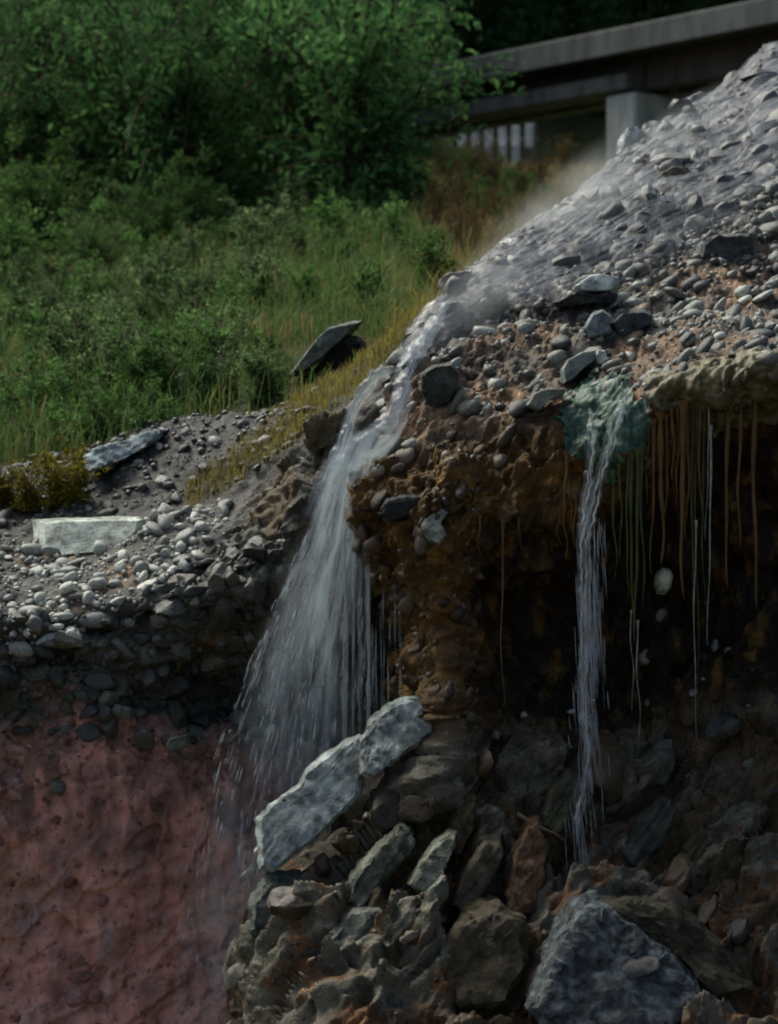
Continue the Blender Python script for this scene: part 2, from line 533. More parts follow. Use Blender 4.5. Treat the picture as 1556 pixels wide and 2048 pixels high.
hx = np.concatenate([np.linspace(-90, -9, 30), np.linspace(-8.7, 12, 140), np.linspace(13, 110, 30)])
hy = np.concatenate([np.linspace(15.7, 24, 90), np.linspace(24.2, 62, 120), np.linspace(64, 260, 40)])
HXg, HYg = np.meshgrid(hx, hy)
hz = hill_zn(HXg.ravel(), HYg.ravel())
hp = np.stack([HXg.ravel(), HYg.ravel(), hz], -1)
me = mesh_from('hillside', hp, grid_faces(len(hy), len(hx)))
nz = fbm(hp * 0.9, 3)[:, None]
hc = np.array((0.035, 0.045, 0.018)) * (1 + 0.5 * nz) + np.clip(nz, 0, 1) * np.array((0.06, 0.04, 0.02))
hpx, hpy = to_px(hp)
bare = np.exp(-(((hpx - 670) / 70) ** 2 + ((hpy - 740) / 55) ** 2)) * (hp[:, 1] < 19)
hc = hc * (1 - bare[:, None]) + np.array((0.03, 0.024, 0.016)) * bare[:, None]
add_col(me, np.clip(hc, 0.005, 1))
hillside = tag(obj('hillside', me, M['hill_soil']), kind='structure')


def hill_hit(px, py):
    ys = np.arange(16.3, 120, 0.05)
    xs = (px - 778) * ys / K
    rz = (1024 - py) * ys / K
    hit = np.nonzero(hill_zn(xs, ys) >= rz)[0]
    if not len(hit): return None
    i = hit[0]
    return xs[i], ys[i], float(hill_zn(xs[i], ys[i])[0])


# ------------------------------------------------------------------ the right cliff: slope, face and rubble in one sheet
def row(pxs, pys, ds):
    return [P(a, b, c) for a, b, c in zip(pxs, pys, ds)]


ridge = row([885, 960, 1050, 1150, 1250, 1340, 1450, 1620], [616, 546, 474, 408, 322, 250, 186, 86],
            [15.2, 15.8, 16.4, 17.0, 17.8, 18.4, 19.2, 20.0])
rows = [
    [p + np.array([0.0, 3.0, -2.6]) for p in ridge],
    [p + np.array([0.0, 0.7, -0.25]) for p in ridge],
    ridge,
    row([830, 940, 1050, 1160, 1270, 1370, 1470, 1640], [690, 600, 540, 480, 410, 360, 310, 220], [14.95, 15.2, 15.6, 16.0, 16.5, 16.9, 17.3, 18.0]),
    row([805, 930, 1050, 1160, 1270, 1370, 1470, 1640], [740, 670, 620, 575, 530, 490, 450, 380], [14.75, 15.0, 15.2, 15.4, 15.65, 15.9, 16.1, 16.6]),
    row([792, 920, 1040, 1150, 1270, 1370, 1470, 1640], [800, 740, 705, 680, 655, 630, 610, 570], [14.55, 14.68, 14.78, 14.85, 14.9, 14.95, 15.1, 15.4]),
    row([765, 890, 1010, 1130, 1230, 1330, 1440, 1640], [870, 815, 805, 800, 785, 745, 715, 690], [14.45, 14.38, 14.36, 14.3, 14.12, 14.05, 14.0, 14.0]),
    row([738, 860, 990, 1120, 1230, 1330, 1440, 1640], [940, 920, 900, 880, 870, 815, 780, 750], [14.35, 14.15, 14.12, 14.08, 13.95, 13.88, 13.82, 13.82]),
    row([722, 840, 980, 1110, 1220, 1330, 1440, 1640], [1045, 1030, 1030, 1035, 980, 890, 850, 820], [14.3, 14.05, 13.98, 14.02, 14.08, 14.15, 14.15, 14.15]),
    row([795, 870, 950, 1090, 1220, 1330, 1440, 1640], [1200, 1180, 1190, 1190, 1160, 1120, 1080, 1070], [14.7, 14.12, 14.28, 14.5, 14.6, 14.6, 14.55, 14.55]),
    row([822, 885, 960, 1090, 1220, 1330, 1440, 1640], [1370, 1350, 1340, 1340, 1340, 1310, 1290, 1290], [14.75, 14.13, 14.36, 14.55, 14.62, 14.58, 14.5, 14.5]),
    row([830, 885, 970, 1090, 1220, 1330, 1440, 1640], [1480, 1480, 1480, 1480, 1480, 1460, 1440, 1440], [14.6, 14.1, 14.3, 14.4, 14.45, 14.4, 14.3, 14.3]),
    row([690, 820, 960, 1090, 1220, 1330, 1440, 1640], [1640, 1620, 1610, 1600, 1600, 1600, 1600, 1600], [14.35, 13.95, 14.05, 14.15, 14.2, 14.2, 14.0, 14.0]),
    row([545, 720, 880, 1050, 1220, 1330, 1440, 1640], [1765, 1760, 1760, 1760, 1760, 1760, 1760, 1760], [14.15, 13.7, 13.7, 13.75, 13.8, 13.8, 13.7, 13.7]),
    row([488, 660, 840, 1020, 1200, 1330, 1440, 1640], [1900] * 8, [14.0, 13.4, 13.35, 13.35, 13.4, 13.4, 13.4, 13.4]),
    row([470, 640, 830, 1010, 1200, 1330, 1440, 1640], [2080] * 8, [13.8, 13.0, 12.95, 12.95, 12.95, 12.95, 12.95, 12.95]),
    row([440, 620, 820, 1010, 1200, 1330, 1440, 1660], [2480] * 8, [13.2, 12.3, 12.2, 12.2, 12.2, 12.2, 12.2, 12.2]),
]
ctrl = np.array(rows)
wrap = ctrl[:, :1] + np.array([0.25, 1.3, -0.1])          # the flank behind the nose
mid = ctrl[:, :1] + np.array([0.0, 0.25, -0.02])
ctrl = np.concatenate([wrap, mid, ctrl, ctrl[:, -1:] + np.array([2.2, 0.6, 0.15])], 1)
NR, NC = 660, 440
RG0 = cr(cr(ctrl, NR, 0), NC, 1)
vpar = np.linspace(0, len(rows) - 1, NR)[:, None] * np.ones((1, NC))     # row parameter 0..16
flat = RG0.reshape(-1, 3)
vp = vpar.ravel()
nrm = grid_normals(RG0).reshape(-1, 3)
if nrm[:, 1].mean() > 0: nrm = -nrm
lo = fbm(flat * 1.7, 4, s=1)
mid_n = fbm(flat * np.array([5.0, 5.0, 4.0]), 4, s=11)
ridged = 1 - np.abs(fbm(flat * np.array([3.4, 3.4, 2.2]), 4, s=21)) * 2
dipv = np.array([0.60, 0.1, 0.79])
fq = flat - np.outer(flat @ dipv, dipv) * 0.62                    # strata dip up to the right
crag_n = 0.35 - np.abs(fbm(fq * 3.3, 4, s=24)) * 1.6
crag_m = 0.3 - np.abs(fbm(fq * 11.0, 3, s=27)) * 1.6
wq = fq + 0.03 * np.stack([fbm(fq * 6, 2, s=201), fbm(fq * 6, 2, s=202), fbm(fq * 6, 2, s=203)], -1)
blocks = facets(wq, 0.30, 210) + 0.8 * facets(wq, 0.11, 220)
ucol = (np.ones((NR, 1)) * np.linspace(0, 10, NC)[None, :]).ravel()       # column parameter
calm = 0.15 + 0.85 * np.clip((ucol - 1.6) / 1.0, 0, 1)
b1 = bumps(flat, 0.17, 31, 0.55)
b2 = bumps(flat, 0.075, 41, 0.7)
rub = np.clip((vp - 10.6) / 1.0, 0, 1)
face = np.clip((vp - 6.3) / 0.6, 0, 1) * (1 - rub)
slope = 1 - np.clip((vp - 6.3) / 0.6, 0, 1)
vert = 0.3 - np.abs(fbm(flat * np.array([7.5, 7.5, 3.0]), 4, s=29)) * 1.6
disp = (slope * (0.07 * lo + 0.05 * mid_n + 0.45 * b1 + 0.6 * b2 + 0.05 * crag_m) +
        face * (0.13 * lo + 0.08 * mid_n + 0.08 * vert + 0.25 * blocks + 0.5 * b1 + 0.6 * b2) +
        rub * calm * (0.14 * lo + 0.05 * mid_n + 0.12 * crag_n + 0.65 * blocks + 0.02 * crag_m + 0.1 * b1))
flat2 = flat + nrm * disp[:, None]
RG = flat2.reshape(NR, NC, 3)
RN = grid_normals(RG)
if RN[..., 1].mean() > 0: RN = -RN
rpx, rpy = to_px(flat2)


def blend(a, b, t):
    return np.asarray(a) * (1 - t[:, None]) + np.asarray(b) * t[:, None]


def sstep(a, b, x):
    t = np.clip((x - a) / (b - a), 0, 1)
    return t * t * (3 - 2 * t)


# mineral colours of the sheet
n_a = fbm(flat * 2.3, 4, s=51); n_b = fbm(flat * 7.0, 3, s=61)
c = np.tile((0.085, 0.08, 0.07), (len(flat), 1))
c = blend(c, (0.27, 0.175, 0.10), sstep(-0.30, 0.15, n_a) * slope * sstep(3.9, 4.8, vp) * 0.95)        # tan earth between the stones
c = blend(c, (0.075, 0.083, 0.085), (1 - sstep(3.4, 4.4, vp)))                                         # wet grey bed of the stream
c = blend(c, (0.105, 0.060, 0.016), face * 0.95)                                                      # brown cemented face
c = blend(c, (0.19, 0.10, 0.018), face * sstep(0.0, 0.4, n_b) * 0.8)
recess_shade = face * sstep(7.7, 8.5, vp) * sstep(920, 1000, rpx + 60 * n_a)
c = blend(c, (0.017, 0.012, 0.006), recess_shade)  # overhang shade put into the rock colour of the recess below the lip
c = blend(c, (0.11, 0.062, 0.014), recess_shade * sstep(0.12, 0.4, fbm(flat * np.array([12, 12, 4.0]), 4, s=57)) * 0.9)              # ochre streaks over the painted shade of the recess
c = blend(c, (0.105, 0.078, 0.040), rub * (1 - 0.5 * sstep(-0.1, 0.3, n_a)))
c = blend(c, (0.14, 0.142, 0.105), rub * sstep(0.0, 0.05, facets(wq, 0.30, 210)) * 0.75)
c = blend(c, (0.17, 0.08, 0.03), rub * sstep(0.05, 0.35, n_b) * sstep(11.5, 13, vp) * 0.8)
st = bumps(flat, 0.17, 31, 0.55) > 0.02
c = np.where((st & (vp < 11))[:, None], blend(c, (0.15, 0.14, 0.12), 0.6 - 0.45 * face - 0.1), c)
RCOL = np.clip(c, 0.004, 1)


def sub_grid(name, r0, r1, mat):
    g = RG[r0:r1]
    me = mesh_from(name, g.reshape(-1, 3), grid_faces(r1 - r0, NC)[:, ::-1])
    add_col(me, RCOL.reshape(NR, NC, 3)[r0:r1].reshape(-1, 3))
    return tag(obj(name, me, mat), kind='structure')


def ri(v): return int(round(v / (len(rows) - 1) * (NR - 1)))


rocky_slope = sub_grid('rocky_slope', 0, ri(6.5) + 1, M['terrain'])
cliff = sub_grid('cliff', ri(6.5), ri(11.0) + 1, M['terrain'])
rubble_slope = sub_grid('rubble_slope', ri(11.0), NR, M['terrain'])

# ------------------------------------------------------------------ the left bank: gravel shelf, face, red foot
LX = [-420, -150, 0, 160, 310, 440, 560, 690, 840, 1000]
lrows = [
    row(LX, [965, 960, 950, 930, 870, 850, 838, 770, 640, 560], [17.6, 17.6, 17.6, 17.6, 17.5, 17.4, 17.2, 16.9, 16.6, 16.6]),
    row(LX, [960, 950, 945, 915, 858, 838, 828, 760, 640, 560], [16.7, 16.7, 16.7, 16.7, 16.6, 16.5, 16.3, 15.9, 15.7, 15.7]),
    row(LX, [1030, 1028, 1025, 1020, 985, 950, 890, 810, 680, 600], [15.9, 15.9, 15.9, 15.9, 15.9, 15.9, 15.7, 15.3, 15.3, 15.3]),
    row(LX, [1120, 1115, 1110, 1100, 1070, 1040, 985, 880, 740, 680], [15.4, 15.4, 15.4, 15.4, 15.4, 15.4, 15.3, 15.0, 15.0, 15.0]),
    row(LX, [1190, 1190, 1185, 1180, 1155, 1110, 1070, 985, 860, 800], [15.0, 15.0, 15.0, 15.0, 15.0, 15.0, 15.0, 15.0, 15.1, 15.1]),
    row(LX, [1255, 1250, 1250, 1240, 1205, 1175, 1180, 1150, 1020, 980], [14.8, 14.8, 14.8, 14.8, 14.75, 14.75, 14.95, 15.15, 15.25, 15.25]),
    row(LX, [1330, 1330, 1330, 1330, 1300, 1300, 1310, 1300, 1250, 1250], [14.75, 14.75, 14.75, 14.75, 14.85, 15.1, 15.3, 15.4, 15.4, 15.4]),
    row(LX, [1420] * 10, [14.8, 14.8, 14.8, 14.8, 14.95, 15.15, 15.3, 15.4, 15.4, 15.4]),
    row(LX, [1510] * 10, [14.72, 14.72, 14.72, 14.72, 14.8, 14.95, 15.1, 15.2, 15.2, 15.2]),
    row(LX, [1700] * 10, [14.65, 14.65, 14.65, 14.65, 14.7, 14.75, 14.8, 14.9, 14.9, 14.9]),
    row(LX, [1900] * 10, [14.65, 14.65, 14.65, 14.65, 14.7, 14.75, 14.75, 14.8, 14.8, 14.8]),
    row(LX, [2080] * 10, [14.55, 14.55, 14.55, 14.55, 14.6, 14.65, 14.65, 14.7, 14.7, 14.7]),
    row(LX, [2400] * 10, [14.0, 14.0, 14.0, 14.0, 14.1, 14.1, 14.1, 14.1, 14.1, 14.1]),
]
lctrl = np.array(lrows)
LR, LC = 430, 360
LG0 = cr(cr(lctrl, LR, 0), LC, 1)
lv = (np.linspace(0, len(lrows) - 1, LR)[:, None] * np.ones((1, LC))).ravel()
lf = LG0.reshape(-1, 3)
ln = grid_normals(LG0).reshape(-1, 3)
if ln[:, 1].mean() > 0: ln = -ln
shelf = 1 - sstep(4.6, 5.2, lv)
redw = sstep(6.9, 9.1, lv + 1.9 * fbm(lf * 1.6, 4, s=4))
lface = (1 - shelf) * (1 - redw)
lpx0, lpy0 = to_px(lf)
wedge = sstep(-25, 45, lpy0 - np.interp(lpx0, [-50, 145, 300, 380, 450, 520, 640], [1320, 1265, 1185, 1120, 1065, 960, 860])) * shelf
lq = lf - np.outer(lf @ np.array([0.78, 0.1, 0.5]), np.array([0.78, 0.1, 0.5])) * 0.6
lcr = 0.3 - np.abs(fbm(lq * 5.0, 4, s=75)) * 1.6
lcm = 0.3 - np.abs(fbm(lq * 12.0, 3, s=76)) * 1.6
lblk = facets(lq + 0.03 * fbm(lq * 6, 2, s=231)[:, None], 0.16, 240) + 0.8 * facets(lq, 0.07, 250)
lb1 = bumps(lf, 0.14, 131, 0.6); lb2 = bumps(lf, 0.06, 141, 0.75)
ld = (shelf * (0.05 * fbm(lf * 1.8, 4, s=70) + (0.45 * lb1 + 0.6 * lb2) * (1 - 0.7 * wedge)) + (wedge + lface * 0.8) * (0.06 * lcr + 0.02 * lcm + 0.6 * lblk) +
      lface * (0.16 * fbm(lf * 1.8, 4, s=71) + 0.10 * fbm(lf * 4.5, 4, s=72) + 0.5 * lb1 + 0.5 * lb2) +
      redw * (0.22 * lblk + 0.022 * fbm(lf * np.array([9, 9, 2.2]), 3, s=77) + 0.12 * fbm(lf * np.array([1.6, 1.6, 1.0]), 4, s=73) + 0.03 * fbm(lf * np.array([6, 6, 2.0]), 3, s=74)))
lf2 = lf + ln * ld[:, None]
LG = lf2.reshape(LR, LC, 3)
LN = grid_normals(LG)
if LN[..., 1].mean() > 0: LN = -LN
lpx, lpy = to_px(lf2)
la, lb = fbm(lf * 2.2, 4, s=81), fbm(lf * np.array([9, 9, 2.5]), 3, s=82)
c = np.tile((0.09, 0.09, 0.08), (len(lf), 1))
c = blend(c, (0.20, 0.14, 0.09), sstep(0.0, 0.4, la) * shelf * sstep(2.2, 2.8, lv))
c = blend(c, (0.04, 0.043, 0.04), (1 - sstep(2.0, 2.7, lv)) * (0.5 + 0.5 * sstep(-0.2, 0.1, -la)))
c = blend(c, (0.075, 0.078, 0.062), wedge)
c = blend(c, (0.10, 0.075, 0.04), wedge * sstep(0.0, 0.35, la))
c = blend(c, (0.07, 0.073, 0.055), lface)
c = blend(c, (0.11, 0.078, 0.038), lface * sstep(0.0, 0.35, la))
c = blend(c, (0.10, 0.11, 0.092), lface * sstep(0.05, 0.3, lcr) * 0.7)
c = blend(c, (0.58, 0.28, 0.21), redw)
c = blend(c, (0.58, 0.32, 0.22), redw * sstep(0.0, 0.5, la) * 0.8)
c = blend(c, (0.54, 0.37, 0.33), redw * sstep(0.0, 0.5, lb) * 0.7)
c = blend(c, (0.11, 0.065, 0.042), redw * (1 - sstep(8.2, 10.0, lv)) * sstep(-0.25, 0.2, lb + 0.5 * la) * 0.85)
c = blend(c, (0.30, 0.14, 0.11), redw * sstep(0.1, 0.4, fbm(lf * np.array([3.5, 3.5, 2.2]), 4, s=83)) * 0.7)
LCOL = np.clip(c, 0.004, 1)


def lsub(name, r0, r1, mat):
    g = LG[r0:r1]
    me = mesh_from(name, g.reshape(-1, 3), grid_faces(r1 - r0, LC)[:, ::-1])
    add_col(me, LCOL.reshape(LR, LC, 3)[r0:r1].reshape(-1, 3))
    return tag(obj(name, me, mat), kind='structure')


def lri(v): return int(round(v / (len(lrows) - 1) * (LR - 1)))


gravel_bank = lsub('gravel_bank', 0, lri(5.0) + 1, M['terrain'])
bank_face = lsub('bank_face', lri(5.0), lri(8.0) + 1, M['terrain'])
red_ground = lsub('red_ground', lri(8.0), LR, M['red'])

# ------------------------------------------------------------------ stone shapes
def ico(sub):
    bm = bmesh.new()
    bmesh.ops.create_icosphere(bm, subdivisions=sub, radius=1)
    v = np.array([q.co[:] for q in bm.verts]); f = np.array([[q.index for q in p.verts] for p in bm.faces])
    bm.free()
    return v, f


ICO2 = ico(2); ICO1 = ico(1); ICO3 = ico(3); ICO4 = ico(4)


def pebble_shape(seed, base=ICO2, rough=0.22):
    v, f = base
    r = np.random.default_rng(seed)
    w = v * (1 + rough * fbm(v * 0.9 + seed * 3.7, 3, s=seed)[:, None] * 1.6)
    w = w * np.array([1.0, r.uniform(0.62, 0.9), r.uniform(0.4, 0.65)])
    # cut by a few planes for worn facets
    for _ in range(3):
        n = r.normal(size=3); n /= np.linalg.norm(n)
        h = r.uniform(0.5, 0.75)
        d = w @ n
        w = w - np.clip(d - h, 0, None)[:, None] * n * 0.8
    return w, f


def angular_shape(seed, npts=15):
    r = np.random.default_rng(seed)
    pts = r.normal(size=(npts, 3)); pts /= np.linalg.norm(pts, axis=1, keepdims=True)
    pts *= r.uniform(0.75, 1.1, (npts, 1))
    pts *= np.array([1.0, r.uniform(0.6, 0.9), r.uniform(0.4, 0.7)])
    bm = bmesh.new()
    for p in pts: bm.verts.new(p)
    bmesh.ops.convex_hull(bm, input=bm.verts)
    bm.verts.ensure_lookup_table()
    for v in [v for v in bm.verts if not v.link_faces]: bm.verts.remove(v)
    bmesh.ops.triangulate(bm, faces=bm.faces)
    bm.verts.index_update()
    v = np.array([q.co[:] for q in bm.verts]); f = np.array([[q.index for q in p.verts] for p in bm.faces])
    bm.free()
    return v, f


def crag_shape(seed, base=ICO3):
    v, f = base
    r = np.random.default_rng(seed)
    w = v * np.array([1.0, r.uniform(0.55, 0.8), r.uniform(0.35, 0.6)])
    for _ in range(15):
        n = r.normal(size=3); n /= np.linalg.norm(n)
        h = r.uniform(0.24, 0.55)
        w = w - np.clip(w @ n - h, 0, None)[:, None] * n * 0.92
    w = w + v * (0.13 * fbm(w * 2.2 + seed, 3, s=seed) + 0.07 * (1 - 2 * np.abs(fbm(w * 4.5, 3, s=seed + 2))))[:, None]
    return w * 1.5, f


def worn_shape(seed, base=ICO2):
    v, f = base
    r = np.random.default_rng(seed)
    w = v * np.array([1.0, r.uniform(0.5, 0.95), r.uniform(0.35, 0.75)])
    for _ in range(6):
        n = r.normal(size=3); n /= np.linalg.norm(n)
        h = r.uniform(0.35, 0.7)
        w = w - np.clip(w @ n - h, 0, None)[:, None] * n * 0.85
    w = w * (1 + 0.16 * fbm(v * 1.7 + seed * 1.3, 3, s=seed)[:, None])
    return w * 1.15, f


CRAG = [crag_shape(s) for s in range(400, 410)]
PEB = [pebble_shape(s) if s % 3 == 0 else worn_shape(s) for s in range(100, 116)]
PEB1 = [worn_shape(s, ICO1) for s in range(200, 208)]
ANG = [angular_shape(s) for s in range(300, 312)]
LIB = {'peb': PEB, 'ang': ANG, 'crag': CRAG}
SMALL = {'peb': PEB1, 'ang': ANG, 'crag': [worn_shape(s, ICO1) for s in range(210, 218)]}
_cache = {}


def stone_mesh(kind, i, matkey):
    k = (kind, i, matkey)
    if k not in _cache:
        v, f = LIB[kind][i]
        me = mesh_from('stone', v, f, smooth=(kind != 'ang'))
        if kind == 'crag': me.set_sharp_from_angle(angle=R(35))
        me.materials.append(M[matkey + '_obj'])
        _cache[k] = me
    return _cache[k]


def rot_to(n, spin):
    """matrices whose z axis leans to n, spun round it"""
    z = n / np.linalg.norm(n)
    a = np.array([0, 0, 1.0]) if abs(z[2]) < 0.9 else np.array([1.0, 0, 0])
    x = np.cross(a, z); x /= np.linalg.norm(x)
    y = np.cross(z, x)
    cs, sn = math.cos(spin), math.sin(spin)
    return np.stack([x * cs + y * sn, -x * sn + y * cs, z], 1)


def scatter(parent, G, Nn, mask, n, size, matkey, kind, keep=300, sink=0.2, top=0.6, seed=0, dip=None):
    """stones lying on a sheet: the largest `keep` as parts, the rest one gravel part"""
    r = np.random.default_rng(seed)
    h, w = G.shape[:2]
    du = np.linalg.norm(np.diff(G, axis=1), axis=-1); dv = np.linalg.norm(np.diff(G, axis=0), axis=-1)
    area = du[:-1] * dv[:, :-1]
    p = (area * mask.reshape(h, w)[:-1, :-1]).ravel()
    if p.sum() <= 0: return
    idx = r.choice(len(p), n, p=p / p.sum())
    i, j = np.unravel_index(idx, area.shape)
    pos = G[i, j]; nn = Nn[i, j]
    s = size[0] * (size[1] / size[0]) ** (r.random(n) ** 2.6)
    order = np.argsort(-s)
    placed = []
    V, F, off = [], [], 0
    cnt = 0
    for q in order:
        nv = nn[q] * (1 - top) + np.array([0, 0, top]) + r.normal(size=3) * 0.22
        rot = rot_to(nv, r.uniform(0, 6.28))
        if dip is not None:
            x_ = np.array(dip) + r.normal(size=3) * 0.3; x_ /= np.linalg.norm(x_)
            z_ = nv - x_ * (nv @ x_); z_ /= np.linalg.norm(z_)
            rot = np.stack([x_, np.cross(z_, x_), z_], 1)
        ctr = pos[q] + nn[q] * s[q] * (0.35 - sink)
        if cnt < keep:
            ok = True
            for pc, ps in placed:
                if (pc[0] - ctr[0]) ** 2 + (pc[1] - ctr[1]) ** 2 + (pc[2] - ctr[2]) ** 2 < (0.55 * (ps + s[q])) ** 2:
                    ok = False; break
            if not ok: continue
            placed.append((ctr, s[q]))
            lib = LIB[kind]
            o = bpy.data.objects.new('stone', stone_mesh(kind, r.integers(len(lib)), matkey))
            m4 = Matrix.Identity(4)
            sc_ = s[q] * np.array([r.uniform(0.85, 1.45), r.uniform(0.75, 1.15), r.uniform(0.7, 1.25)])
            rs = rot * sc_[None, :]
            for a in range(3):
                for b_ in range(3): m4[a][b_] = rs[a, b_]
                m4[a][3] = ctr[a]
            o.matrix_world = m4
            o.parent = parent
            col.objects.link(o)
            cnt += 1
        else:
            v, f = SMALL[kind][r.integers(8)]
            V.append((v * s[q]) @ rot.T + ctr); F.append(f + off); off += len(v)
    if V:
        me = mesh_from('gravel', np.concatenate(V), np.concatenate(F), smooth=(kind != 'ang'))
        tag(obj('gravel', me, M[matkey + '_isl'], parent), kind='stuff')


inframe = (rpx > -20) & (rpx < 1580) & (rpy > -20) & (rpy < 2070)
FLOW = (0.75, 0.25, 0.55)
m_up = inframe & (vp > 1.95) & (vp < 4.0)
scatter(rocky_slope, RG, RN, m_up.astype(float), 1500, (0.010, 0.12), 'wet', 'crag', keep=110, sink=0.40, seed=1, dip=FLOW)
m_lo = inframe & (vp >= 3.8) & (vp < 6.4)
scatter(rocky_slope, RG, RN, m_lo.astype(float) * (0.35 + sstep(-0.1, 0.3, n_b)), 3000, (0.005, 0.07), 'grey', 'peb', keep=130, sink=0.30, seed=2, dip=FLOW)
scatter(rocky_slope, RG, RN, (m_lo & (rpx > 1150)).astype(float) + 0.15 * m_lo, 420, (0.008, 0.04), 'pale', 'peb', keep=55, seed=3, dip=FLOW)
m_f = inframe & (vp >= 6.5) & (vp < 10.9)
scatter(cliff, RG, RN, (m_f & (rpx < 960)).astype(float) + (m_f & (vp < 8)) * 0.5, 1300, (0.008, 0.065), 'brown', 'peb', keep=170, sink=0.33, top=0.2, seed=4, dip=FLOW)
scatter(cliff, RG, RN, (m_f & (rpx > 1285) & (rpy > 1190)).astype(float), 16, (0.018, 0.075), 'grey', 'peb', keep=16, sink=0.42, top=0.2, seed=5)
scatter(cliff, RG, RN, (m_f & (rpx > 950) & (rpx < 1280) & (rpy > 1380)).astype(float), 9, (0.010, 0.03), 'pale', 'peb', keep=9, sink=0.25, top=0.2, seed=15)
m_r = inframe & (vp >= 11.0)
DIP = (0.62, 0.1, 0.75)
scatter(rubble_slope, RG, RN, m_r.astype(float), 260, (0.012, 0.17), 'rust', 'crag', keep=120, sink=0.45, top=0.3, seed=6, dip=DIP)
scatter(rubble_slope, RG, RN, m_r.astype(float), 60, (0.012, 0.14), 'slate', 'crag', keep=60, sink=0.34, top=0.3, seed=16, dip=DIP)

linf = (lpx > -30) & (lpx < 800) & (lpy > 780) & (lpy < 2070)
m_g = linf & (lv < 2.3) & (lpx < 640)
scatter(gravel_bank, LG, LN, m_g.astype(float), 1700, (0.008, 0.05), 'dark', 'peb', keep=110, sink=0.25, seed=7)
edge_y = np.interp(lpx, [-50, 145, 300, 380, 450], [1330, 1275, 1195, 1130, 1075])
m_p = linf & (lv > 2.5) & (lpx < 455) & (lpy < edge_y + 18 * la)
scatter(gravel_bank, LG, LN, m_p.astype(float), 1000, (0.010, 0.065), 'pale', 'peb', keep=110, sink=0.2, seed=8)
m_q = linf & (lv > 1.6) & (lv < 5.0) & (lpx >= 300) & (lpx < 700) & (lpy > edge_y + 10)
scatter(gravel_bank, LG, LN, m_q.astype(float), 700, (0.010, 0.10), 'slate', 'crag', keep=75, sink=0.36, seed=9, dip=(0.75, 0.1, 0.5))
m_w = linf & (lv >= 5.0) & (lv + 1.1 * la < 7.9) & (lpx < 620)
scatter(bank_face, LG, LN, m_w.astype(float), 900, (0.008, 0.09), 'slate', 'crag', keep=150, sink=0.34, top=0.3, seed=10, dip=(0.75, 0.1, -0.2))


m_red = linf & (lv >= 8.0) & (lpx < 560)
scatter(red_ground, LG, LN, m_red.astype(float) * (0.25 + sstep(0.0, 0.3, -(lv - 9) * 0.4 + la)), 170, (0.008, 0.06), 'redstone', 'crag', keep=70, sink=0.40, top=0.2, seed=18, dip=(0.6, 0.1, -0.3))


